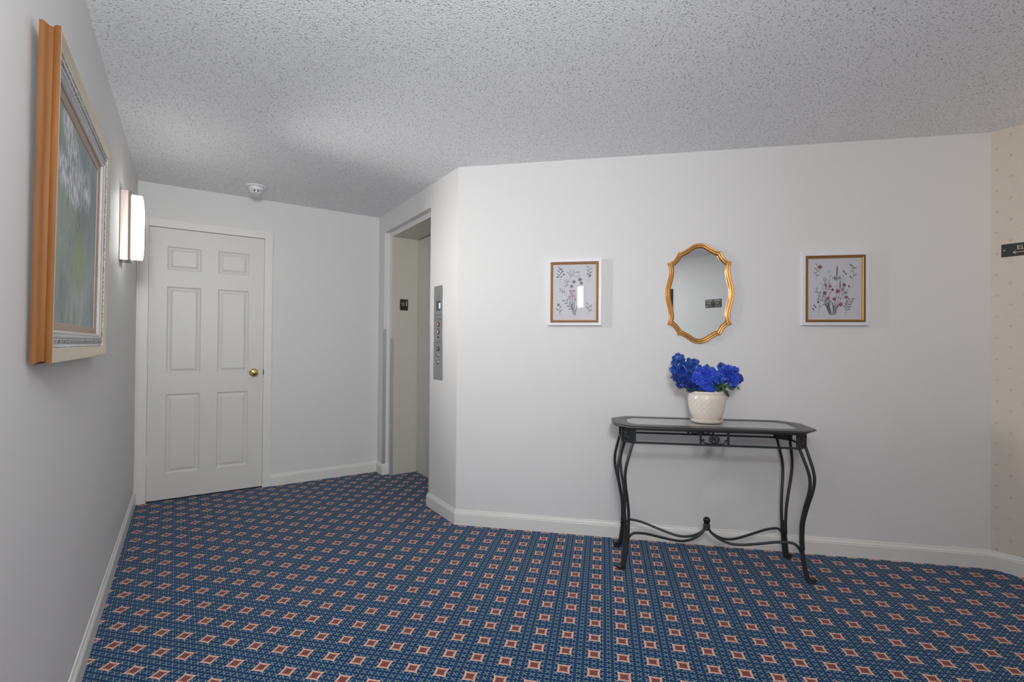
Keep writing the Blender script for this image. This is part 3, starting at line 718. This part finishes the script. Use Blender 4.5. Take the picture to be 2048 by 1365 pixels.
# ---------------------------------------------------------------- console table
TA = R_MAIN + math.radians(2.6)
TP = wpos(1.515, .267, 0)
t = thing('console_table', 'black wrought iron console table with octagonal glass inset top', 'table', TP, TA)
HT = .768
def octo(hu, hv, cu, cv): return [(-hu + cu, -hv), (hu - cu, -hv), (hu, -hv + cv), (hu, hv - cv), (hu - cu, hv), (-hu + cu, hv), (-hu, hv - cv), (-hu, -hv + cv)]
def octo_rings(bm, rings):
    R_ = [[bm.verts.new((x, y, z)) for x, y in octo(*a)] for a, z in rings]
    for a, b2 in zip(R_, R_[1:]):
        for k in range(8): bm.faces.new((a[k], a[(k + 1) % 8], b2[(k + 1) % 8], b2[k]))
    return R_
HU, HV = .512, .189
g_in = (.428, .122, .045, .045)
prof = [((HU - .006, HV - .006, .08, .092), HT - .0015), ((HU - .001, HV - .001, .08, .092), HT - .006), ((HU, HV, .08, .092), HT - .010), ((HU - .002, HV - .002, .08, .092), HT - .0125), ((HU - .009, HV - .009, .08, .092), HT - .0145), ((HU - .010, HV - .010, .08, .092), HT - .0175), ((HU - .014, HV - .014, .08, .092), HT - .0195), ((HU - .05, HV - .05, .07, .08), HT - .0195), ((.436, .13, .045, .045), HT - .0195), (g_in, HT - .016), (g_in, HT - .0012), ((.431, .125, .045, .045), HT), ((HU - .022, HV - .022, .08, .092), HT), ((HU - .006, HV - .006, .08, .092), HT - .0015)]
bm = B(); octo_rings(bm, prof); link('table_top', bm, 'topwood', t, smooth=True, auto=35)
bm = B(); R_ = octo_rings(bm, [((.4275, .1215, .045, .045), HT - .009), ((.4275, .1215, .045, .045), HT - .0025)]); bm.faces.new(R_[0]); bm.faces.new(R_[1])
link('glass_inset', bm, 'frosted_glass', t)
PU, PV, PW = .435, .122, .080         # corner plates
ZB, ZT = .668, HT - .019
for name, sv in (('front_rail', -1), ('back_rail', 1)):
    bm = B(); yv = sv * .152
    box(bm, -.408, .408, yv - .004, yv + .004, ZB + .002, ZB + .012); box(bm, -.408, .408, yv - .004, yv + .004, ZT - .008, ZT)
    for sx in (-.068, .068): box(bm, sx - .005, sx + .005, yv - .0045, yv + .0045, ZB + .01, ZT - .005)
    rail = link(name, bm, 'iron', t)
    bm = B(); cz = ZB + .034
    # shell: fan of ribs
    for k in range(7):
        a = PI * (.02 + .96 * k / 6); L_ = .031 if 0 < k < 6 else .027
        m_ = Matrix.Translation((math.cos(a) * L_ * .55, yv, cz - .006 + math.sin(a) * L_ * .62)) @ Matrix.Rotation(-(a - PI / 2), 4, 'Y') @ Matrix.Diagonal((.0078, .006, L_ * .52, 1))
        bmesh.ops.create_icosphere(bm, subdivisions=2, radius=1, matrix=m_)
    bmesh.ops.create_icosphere(bm, subdivisions=2, radius=1, matrix=Matrix.Translation((0, yv, cz - .012)) @ Matrix.Diagonal((.017, .006, .012, 1)))
    for sx in (-1, 1):
        pts = [(sx * .010, yv, ZB + .018), (sx * .024, yv, ZB + .014), (sx * .040, yv, ZB + .0155), (sx * .054, yv, ZB + .022), (sx * .0595, yv, ZB + .030), (sx * .056, yv, ZB + .0345), (sx * .0515, yv, ZB + .032), (sx * .053, yv, ZB + .028)]
        tube(bm, catmull(pts, 5), .0034, 8)
        for q in (.016, .03): bmesh.ops.create_icosphere(bm, subdivisions=1, radius=.0045, matrix=Matrix.Translation((sx * q, yv, ZB + .014)))
    link('shell_ornament', bm, 'iron', rail, smooth=True)
for sx in (-1, 1):
    bm = B(); xu = sx * .462; box(bm, xu - .004, xu + .004, -.095, .095, ZB + .002, ZB + .012); link('side_rail', bm, 'iron', t)
prof_d = [(.672, .0), (.62, .018), (.56, .037), (.508, .043), (.45, .034), (.39, .017), (.33, .002), (.28, -.007), (.21, -.010), (.15, -.008)]
foot_d = [(.222, -.0125), (.17, -.011), (.12, -.006), (.07, .002), (.03, .011), (.008, .019), (.0035, .026), (.0035, .036), (.009, .045), (.018, .047), (.024, .041), (.022, .034), (.016, .033)]
for su in (-1, 1):
    for sv in (-1, 1):
        dv = Vector((su, sv, 0)).normalized(); tg = Vector((-sv * su * 1., 1., 0)).normalized() if 0 else Vector((-dv.y, dv.x, 0))
        base = Vector((su * PU, sv * PV, 0)); ex = lambda z: su * .008 * (1 - z / .67) * 1.4
        # plate
        mx_ = Matrix((( tg.x, dv.x, 0, base.x), (tg.y, dv.y, 0, base.y), (0, 0, 1, 0), (0, 0, 0, 1)))
        bm = B(); w = PW / 2
        box(bm, -w, w, -.003, .003, ZB, ZB + .008, mtx=mx_); box(bm, -w, w, -.003, .003, ZT - .006, ZT, mtx=mx_)
        box(bm, -w, -w + .007, -.003, .003, ZB, ZT, mtx=mx_); box(bm, w - .007, w, -.003, .003, ZB, ZT, mtx=mx_)
        box(bm, -w + .006, w - .006, -.0035, -.001, ZB + .004, ZT - .003, mtx=mx_)
        for s_ in (-1, 1):
            m2 = mx_ @ Matrix.Translation((s_ * w, 0, 0)) @ Matrix.Rotation(-s_ * PI / 4, 4, 'Z')
            box(bm, min(0, s_ * .013), max(0, s_ * .013), -.003, .003, ZB, ZT, mtx=m2)
        pl_ = link('corner_plate', bm, 'iron', t)
        bm = B(); czp = (ZB + ZT) / 2
        for k in range(12):
            a = 2 * PI * (k + .5) / 12; L_ = .026 + .006 * abs(math.sin(2 * a))
            m_ = mx_ @ Matrix.Translation((math.cos(a) * L_ * .58, .0015, czp + math.sin(a) * L_ * .58)) @ Matrix.Rotation(-(a - PI / 2), 4, 'Y') @ Matrix.Diagonal((.0036, .0032, L_ * .45, 1))
            bmesh.ops.create_icosphere(bm, subdivisions=2, radius=1, matrix=m_)
        link('leaf_relief', bm, 'iron', pl_, smooth=True)
        # leg: two rods + foot
        lg = bpy.data.objects.new('leg', None)
        bm = B()
        for s_ in (-1, 1):
            pts = []
            for i, (z, d) in enumerate(prof_d):
                k = (z - .15) / .52; sp = .0105 + (w - .006 - .0095) * max(0, min(1, (k - .12) / .88)) ** 1.2
                p = base + dv * (d) + tg * s_ * sp + Vector((ex(z), 0, z)); pts.append(p)
            tube(bm, catmull(pts, 6), .0076, 12)
        leg = link('leg', bm, 'iron', t, smooth=True)
        bm = B(); pts = catmull([base + dv * d + Vector((ex(z), 0, z)) for z, d in foot_d], 5); ribbon(bm, pts, tg, .031, .0085)
        link('foot', bm, 'iron', leg, bevel=.0012)
        # stretcher
        bm = B(); st = base + dv * -.012 + Vector((ex(.15), 0, 0)); ctr = Vector((0, 0, 0)); pts = []
        for f, z in ((0, .135), (.03, .160), (.07, .176), (.13, .179), (.25, .172), (.45, .148), (.62, .130), (.74, .128), (.85, .142), (.94, .168), (.975, .190)):
            p = st.lerp(ctr, f); p.y *= (1 if f < .6 else 1); p.z = z; pts.append(p)
        tube(bm, catmull(pts, 5), .0068, 12); link('stretcher', bm, 'iron', t, smooth=True)
bm = B()
pr_ = [(.0165, .184)]
for k in range(4): zz = .186 + k * .0078; pr_ += [(.0182, zz), (.0185, zz + .0035), (.0165, zz + .0055)]
pr_ += [(.014, .219), (.0005, .219)]
lathe(bm, pr_, 32); fin = link('finial_collar', bm, 'iron', t, smooth=True, auto=60)
bm = B(); bmesh.ops.create_uvsphere(bm, u_segments=32, v_segments=20, radius=.0188, matrix=Matrix.Translation((0, 0, .2355))); link('finial_ball', bm, mat('iron_gloss', srgb(34, 35, 36), .2, .3), t, smooth=True)

# ---------------------------------------------------------------- flower pot
PX, PY_, _ = wpos(1.5155, .243, 0)
t = thing('flower_pot', 'white glazed ceramic pot with embossed diamond pattern and saucer on the console table', 'flower pot', (PX, PY_, HT + .0006), 0)
sauc = [(.0005, .001), (.074, .001), (.079, .003), (.0865, .018), (.0868, .0205), (.0845, .0205), (.078, .008), (.0005, .006)]
bm = B(); lathe(bm, sauc, 64); link('saucer', bm, 'ceramic', t, smooth=True, auto=50)
def lat(a, h):
    if h < .030 or h > .146: return 0
    e = min(1, (h - .030) / .02, (.146 - h) / .012)
    u_ = a * 20; w_ = h * 210
    return .0012 * e * (abs(math.sin((u_ + w_) / 2)) * abs(math.sin((u_ - w_) / 2)))
body = [(.0005, .0075), (.058, .0075), (.0640, .010)]
shape = catmull([(.0675, .0, .014), (.0775, .0, .032), (.0860, .0, .055), (.0920, .0, .082), (.0955, .0, .108), (.0968, .0, .130), (.0955, .0, .144), (.0925, .0, .1515)], 9)
body += [(p.x, p.z) for p in shape]
body += [(.0895, .1535), (.0888, .1555), (.0900, .1575), (.0915, .165), (.0915, .170), (.0895, .1725), (.087, .1725), (.0855, .168), (.0845, .150), (.078, .120), (.0005, .118)]
bm = B(); lathe(bm, body, 260, fn=lat); link('pot_body', bm, 'ceramic', t, smooth=True, auto=50)
bm = B(); lathe(bm, [(.082, .146), (.06, .156), (.03, .164), (.0005, .166)], 32); link('moss', bm, 'soil', t, smooth=True)

# ---------------------------------------------------------------- artificial flowers
t = thing('flower_bouquet', 'bunch of blue artificial flowers with green leaves standing in the white pot', 'flowers', (PX, PY_, HT + .116), R_MAIN)
KS, KZ = .00261 / 7.585, .00278 / 7.585
def fpos(cx, cy, dep=0.):   # crop px -> local coordinates of the bouquet (x along the wall, y into it)
    s = 1.5132 + (1310 + cx / 7.585 - 1412) * .00261; z = .9406 - (690 + cy / 7.585 - 782) * .00278
    return Vector((s - 1.5155, dep, z - HT - .12))
def petal(bm, org, d, up, L_, W_, cup, ruf, rnd, nU=6, nV=6, shape=1.0, ph=0., pointed=False):
    """d: outward direction, up: face normal at the base"""
    d = d.normalized(); sd = d.cross(up).normalized(); up = sd.cross(d).normalized(); G_ = []
    for i in range(nU + 1):
        f = i / nU; row = []
        wv = W_ * (math.sin(PI * min(1, (f * .86 + .08))) ** .6) * (shape + (1 - shape) * f) if not pointed else W_ * max(.02, math.sin(PI * f ** .75)) ** .85
        for j in range(nV + 1):
            g = j / nV * 2 - 1
            x = L_ * f; yy = wv * g / 2
            zz = cup * L_ * (f ** 2) + .25 * cup * W_ * g * g + ruf * L_ * f * math.sin(g * 5.5 + ph + f * 4) * .5 + ruf * L_ * f * f * math.cos(g * 9 + ph * 2) * .3
            edge = 1 - .1 * (abs(math.sin(g * 7 + ph)) if i == nU else 0)
            row.append(bm.verts.new(org + d * x * edge + sd * yy + up * zz))
        G_.append(row)
    for i in range(nU):
        for j in range(nV): bm.faces.new((G_[i][j], G_[i + 1][j], G_[i + 1][j + 1], G_[i][j + 1]))
def basis(n):
    n = n.normalized(); a = Vector((0, 0, 1)) if abs(n.z) < .9 else Vector((1, 0, 0)); u_ = n.cross(a).normalized(); return u_, n.cross(u_), n
def bloom(c_, nrm, R_, m_, kind, seed, label=None):
    rnd = random.Random(seed); u_, v_, n_ = basis(nrm); bm = B()
    if kind == 'ruffle':
        for L_, (cnt, tilt, ln, wd) in enumerate(((9, -.25, 1., .75), (9, .15, .88, .66), (8, .55, .72, .55), (7, 1.0, .55, .45), (6, 1.5, .4, .36))):
            for k in range(cnt):
                a = 2 * PI * (k + rnd.random() * .6) / cnt + L_ * .5; d = (u_ * math.cos(a) + v_ * math.sin(a)); tt = tilt + rnd.uniform(-.2, .2)
                dd = d * math.cos(tt) + n_ * math.sin(tt); upv = n_ * math.cos(tt) - d * math.sin(tt)
                petal(bm, c_ + n_ * R_ * .06 * L_, dd, upv, R_ * ln * rnd.uniform(.85, 1.1), R_ * wd * 1.3, rnd.uniform(.05, .35), .28, rnd, ph=rnd.random() * 6)
    elif kind == 'round':
        for L_, (cnt, tilt, ln) in enumerate(((4, .05, 1.), (3, .4, .75))):
            for k in range(cnt):
                a = 2 * PI * k / cnt + rnd.random() * .5 + L_ * .7; d = (u_ * math.cos(a) + v_ * math.sin(a)); dd = d * math.cos(tilt) + n_ * math.sin(tilt); upv = n_ * math.cos(tilt) - d * math.sin(tilt)
                petal(bm, c_, dd, upv, R_ * ln, R_ * .95, rnd.uniform(.1, .3), .05, rnd, ph=rnd.random() * 6)
    elif kind == 'shaggy':
        for L_, (cnt, tilt, ln) in enumerate(((16, -.3, 1.), (15, .15, .95), (14, .6, .85), (12, 1.05, .7), (9, 1.4, .6))):
            for k in range(cnt):
                a = 2 * PI * (k + rnd.random() * .8) / cnt; d = (u_ * math.cos(a) + v_ * math.sin(a)); tt = tilt + rnd.uniform(-.25, .25); dd = d * math.cos(tt) + n_ * math.sin(tt); upv = n_ * math.cos(tt) - d * math.sin(tt)
                petal(bm, c_, dd, upv, R_ * ln * rnd.uniform(.8, 1.15), R_ * .42, rnd.uniform(-.1, .3), .2, rnd, 4, 4, ph=rnd.random() * 6)
    elif kind == 'cup':
        for L_, (cnt, tilt, ln) in enumerate(((5, .55, 1.), (5, .9, .9), (4, 1.2, .7))):
            for k in range(cnt):
                a = 2 * PI * k / cnt + L_ * .6; d = (u_ * math.cos(a) + v_ * math.sin(a)); tt = tilt; dd = d * math.cos(tt) + n_ * math.sin(tt); upv = n_ * math.cos(tt) - d * math.sin(tt)
                petal(bm, c_ - n_ * R_ * .3, dd, upv, R_ * ln * 1.15, R_ * 1.05, -.25, .1, rnd, ph=rnd.random() * 6)
    o = link('flower', bm, m_, t, smooth=True)
    md = o.modifiers.new('thick', 'SOLIDIFY'); md.thickness = .0006
    if label: o['label'] = label
    return o
u100 = .0345
FL = [  # crop x, crop y, depth (+ into wall), radius(100px units), facing, material, kind
    (345, 205, .0, .98, (-.2, -.8, .5), 'petal_teal', 'round'), (300, 260, -.01, .8, (-.6, -.7, .2), 'petal_teal', 'round'),
    (385, 235, .01, .75, (.2, -.9, .3), 'petal_teal', 'round'),
    (530, 262, .01, .75, (-.1, -.8, .5), 'petal_teal', 'round'), (610, 262, .0, .72, (.3, -.8, .5), 'petal_teal', 'round'), (570, 335, -.015, .95, (0, -1, .2), 'petal_teal', 'round'),
    (430, 305, -.01, .85, (-.2, -1, .1), 'petal_teal', 'round'), (300, 375, -.015, 1.0, (-.6, -.8, .1), 'petal_teal', 'round'), (390, 390, -.02, 1.0, (-.1, -1, .1), 'petal_deep', 'round'),
    (480, 400, -.005, 1.0, (.1, -1, .2), 'petal_teal', 'round'), (640, 345, .015, .8, (.2, -.9, .2), 'petal_teal', 'round'),
    (315, 480, -.02, 1.0, (-.6, -.8, -.1), 'petal_deep', 'shaggy'), (415, 520, -.05, 1.15, (-.2, -1, -.25), 'petal_deep', 'shaggy'), (520, 590, -.035, .95, (0, -.9, -.4), 'petal_deep', 'shaggy'), (370, 600, -.02, .7, (-.4, -.8, -.5), 'petal_deep', 'shaggy'),
    (745, 415, -.045, 1.2, (0, -.9, .4), 'petal_royal', 'ruffle'), (610, 495, -.065, 1.0, (-.2, -1, .05), 'petal_royal', 'ruffle'), (735, 570, -.075, 1.0, (0, -1, -.2), 'petal_royal', 'ruffle'), (690, 620, -.06, .7, (0, -.9, -.5), 'petal_mid', 'ruffle'),
    (860, 400, .01, .8, (0, -.8, .5), 'petal_mid', 'ruffle'), (925, 490, -.06, .95, (.0, -.95, -.1), 'petal_mid', 'cup'),
    (1050, 385, -.035, 1.2, (0, -.9, .35), 'petal_mid', 'ruffle'), (1000, 320, .0, .65, (-.2, -.7, .6), 'petal_mid', 'ruffle'), (1180, 390, .0, .95, (.4, -.8, .4), 'petal_mid', 'ruffle'),
    (1150, 510, -.04, 1.1, (.2, -1, -.1), 'petal_royal', 'ruffle'), (1215, 470, -.005, .85, (.7, -.7, .1), 'petal_deep', 'ruffle'), (1275, 500, .015, .75, (.8, -.6, .0), 'petal_deep', 'ruffle'), (1170, 590, -.01, .65, (.4, -.8, -.5), 'petal_mid', 'ruffle'),
    (490, 470, -.02, .9, (0, -1, .1), 'petal_deep', 'shaggy'), (560, 420, .0, .8, (.1, -1, .2), 'petal_deep', 'round'), (600, 640, -.04, .7, (-.1, -.8, -.5), 'petal_deep', 'ruffle'), (820, 510, -.03, .85, (.1, -1, .1), 'petal_royal', 'ruffle'), (760, 640, -.075, .62, (.1, -.9, -.5), 'petal_royal', 'cup'), (985, 430, -.02, .8, (0, -1, .1), 'petal_mid', 'ruffle'), (660, 430, -.03, .85, (-.1, -1, .3), 'petal_royal', 'ruffle'), (870, 610, .0, .6, (0, -1, -.2), 'petal_deep', 'ruffle'), (520, 650, -.03, .7, (-.1, -.9, -.4), 'petal_deep', 'shaggy'), (840, 640, -.06, .6, (.1, -.9, -.4), 'petal_mid', 'ruffle')]
for i, (cx, cy, dp, r, nv, mm, kd) in enumerate(FL):
    bloom(fpos(cx, cy, dp), Vector(nv), u100 * r * 1.06, mm, kd, 100 + i)
for (cx, cy, dp, tx, ty, td) in ((700, 640, 0, 345, 240, 0), (720, 650, 0, 570, 330, 0), (740, 650, 0, 760, 430, -.01), (780, 650, 0, 920, 500, -.01), (800, 650, 0, 1060, 420, -.01), (830, 650, 0, 1180, 500, 0), (700, 650, 0, 420, 520, -.02)):
    bm = B(); a = fpos(cx * .3 + 780 * .7, 900, 0); c_ = fpos(tx, ty, td); tube(bm, catmull([a, a.lerp(fpos(cx, 680, 0), .9), c_], 6), .0022, 6); link('stem', bm, 'stemm', t, smooth=True)
for (cx, cy, tx, ty) in ((400, 300, 460, 380), (500, 380, 560, 420), (575, 380, 580, 430)):
    bm = B(); a = fpos(tx, ty, -.035); c_ = fpos(cx, cy, -.045); tube(bm, [a, a.lerp(c_, .5) + Vector((0, -.004, .002)), c_], .0011, 6); link('stamen', bm, 'stamen', t)
LV = [(560, 660, .8, (-.5, -.3, -.4)), (620, 600, .8, (-.2, -.3, .5)), (700, 660, .9, (.1, -.5, -.2)), (820, 640, 1., (.4, -.5, .1)), (780, 580, .9, (-.1, -.3, .6)), (900, 580, 1., (.5, -.3, .4)), (950, 660, .9, (.6, -.4, -.1)), (1000, 640, .9, (.9, -.3, .2)), (960, 560, 1., (-.3, -.3, .7)), (1090, 620, .7, (.6, 0, -.5)), (990, 600, .95, (.2, -.2, -1)), (1040, 690, .9, (.35, -.35, -.9)), (930, 640, .9, (-.3, -.4, -.7)), (1050, 590, .8, (.7, -.2, -.2)), (880, 620, .8, (0, -.3, -.8)), (470, 650, .6, (-.3, -.3, -.8)), (760, 320, .5, (.1, .1, .9)), (955, 290, .55, (-.2, 0, 1)), (860, 560, .8, (.2, -.5, -.4)), (1010, 540, .8, (.3, -.3, .2)), (640, 660, .6, (0, -.4, -.8)), (1215, 620, .4, (.4, -.1, -.8))]
for i, (cx, cy, r, d) in enumerate(LV):
    bm = B(); rnd = random.Random(i); d_ = Vector(d); petal(bm, fpos(cx, cy, -.055 if i not in (6, 7) else 0) - d_.normalized() * u100 * r * .5, d_, Vector((.1 * (i % 3 - 1), -1, .3)), u100 * r * 1.5, u100 * r * .66, .12, .03, rnd, 10, 4, ph=i, pointed=True)
    o = link('leaf', bm, 'leafm', t, smooth=True); md = o.modifiers.new('thick', 'SOLIDIFY'); md.thickness = .0006

# ---------------------------------------------------------------- signs
t = thing('elevator_sign', 'black sign with cream lettering and left arrow on the patterned wallpaper', 'sign', (XD, .7045 - .135, 1.709), R_ELEV)
bm = bevbox(-.135, .135, -.003, -.0002, -.034, .034, .0008, 1); link('sign_plate', bm, 'signblack', t)
tx = text('lettering', 'ELEVATOR', .032, .002, -.0034, .0095, 'letters', t, sx=.92)
w_ = max(v.co.x for v in tx.data.vertices) - min(v.co.x for v in tx.data.vertices); c0 = min(v.co.x for v in tx.data.vertices)
for v in tx.data.vertices: v.co.x = -.0745 + (v.co.x - c0) * (.150 / w_)
bm = B(); arrow(bm, .085, -.090, -.014, -.0036, .0028, .011, -.0028); link('arrow', bm, 'letters', t)
for s_ in (-1, 1):
    bm = B(); lathe(bm, [(.0045, -.003), (.0040, -.0048), (.0005, -.0052)], 16, 'Y', (s_ * .1235, 0, .001))
    link('screw', bm, 'steel', t, smooth=True)

def unit_sign(x, z, txt, dirn, label):
    t = thing('unit_sign', label, 'sign', (x, YB, z), R_BEHIND, None)
    bm = bevbox(-.0555, .0555, -.004, -.0002, -.0525, .0525, .0008, 1); link('sign_plate', bm, 'signblack', t)
    text('lettering', 'UNITS', .034, 0, -.0044, .033, 'letters', t, sx=.95, bold=.0004); text('numerals', txt, .034, 0, -.0044, .002, 'letters', t, sx=1.1, bold=.0004)
    bm = B(); arrow(bm, -dirn * .040, dirn * .042, -.031, -.0046, .004, .013, -.0038); link('arrow', bm, 'letters', t)
unit_sign(.745, 1.727, '1-4', -1, 'dark corridor sign reading UNITS 1-4 with an arrow, seen in the mirror')
unit_sign(.631, 1.727, '5-8', 1, 'dark corridor sign reading UNITS 5-8 with an arrow, seen in the mirror')
t = thing('dark_picture', 'dark framed picture on the corridor wall, its edge reflected at the left of the mirror', 'picture', (-.16, YB, 1.66), R_BEHIND)
bm = B(); rect_sweep(bm, -.235, .235, -.305, .305, [(0, 0), (0, -.02), (.004, -.024), (.03, -.018), (.034, -.012), (.034, -.006)]); link('picture_frame', bm, 'signblack', t)
bm = B(); box(bm, -.204, .204, -.009, -.006, -.274, .274); link('artwork', bm, 'dark_art', t)

# ---------------------------------------------------------------- sconce light and added fill lights
def area(name, loc, tgt, size, power, col=(1, 1, 1), sy=None):
    l = bpy.data.lights.new(name, 'AREA'); l.energy = power; l.size = size; l.color = col
    if sy: l.shape = 'RECTANGLE'; l.size_y = sy
    o = bpy.data.objects.new(name, l); C.objects.link(o); o.location = loc
    o.rotation_euler = (Vector(tgt) - Vector(loc)).to_track_quat('-Z', 'Y').to_euler(); return o
def point(name, loc, r, power, col=(1, 1, 1)):
    l = bpy.data.lights.new(name, 'POINT'); l.energy = power; l.shadow_soft_size = r; l.color = col
    o = bpy.data.objects.new(name, l); C.objects.link(o); o.location = loc; return o
area('sconce_light', (XL + .102, 3.405, 1.817), (XL + 1., 2.84, 1.66), .08, 9.5, (1., .985, .96), .34).data.spread = math.radians(80)
area('fill_main', (-.6, -.75, 2.0), (1.3, 3.0, 1.4), .42, 7.5, (.97, .985, 1.)).data.spread = math.radians(145)  # added fill with no fixture, brightens the angled wall from behind the camera
area('fill_door_wall', (-.12, -.45, 1.95), (.1, 3.2, 1.5), .4, 9, (.97, .985, 1.)).data.spread = math.radians(110)  # added fill aimed at the door wall, no fixture there
area('fill_ceiling', (-.06, -.25, 1.75), (.12, 1.2, 2.6), .34, 40, (.97, .985, 1.))  # added ceiling wash, unseen and without a fixture
point('fill_corridor_far', (-2.5, -.5, 1.9), .2, 8, (1., .97, .93))  # added soft fill further down the corridor, not a fixture
point('fill_right_warm', (3.3, -.55, 1.9), .2, 8., (1., .85, .72))  # added warm fill that lifts the right end of the room
w = bpy.data.worlds.new('world'); bpy.context.scene.world = w; w.use_nodes = True
w.node_tree.nodes['Background'].inputs[0].default_value = (.02, .02, .02, 1)

# ---------------------------------------------------------------- camera
cd = bpy.data.cameras.new('camera'); cam = bpy.data.objects.new('camera', cd); C.objects.link(cam)
Rv = Vector((0.830396410890974, -0.5571162841751858, 0.007952778522136167)); Uv = Vector((-0.01092307616178879, -0.002007112736726783, 0.9999383270510366)); Fv = Vector((0.557065963047961, 0.8304320667010009, 0.007752122815849802))
mw = Matrix.Identity(4)
for i in range(3): mw[i][0] = Rv[i]; mw[i][1] = Uv[i]; mw[i][2] = -Fv[i]; mw[i][3] = (0, 0, H)[i]
cam.matrix_world = mw
cd.sensor_width = 36; cd.lens = 973.787 * 36 / 2048; cd.clip_start = .02
sc = bpy.context.scene; sc.camera = cam
sc.view_settings.view_transform = 'Standard'; sc.view_settings.look = 'None'; sc.view_settings.gamma = 1; sc.view_settings.use_curve_mapping = False
sc.view_settings.exposure = -.1
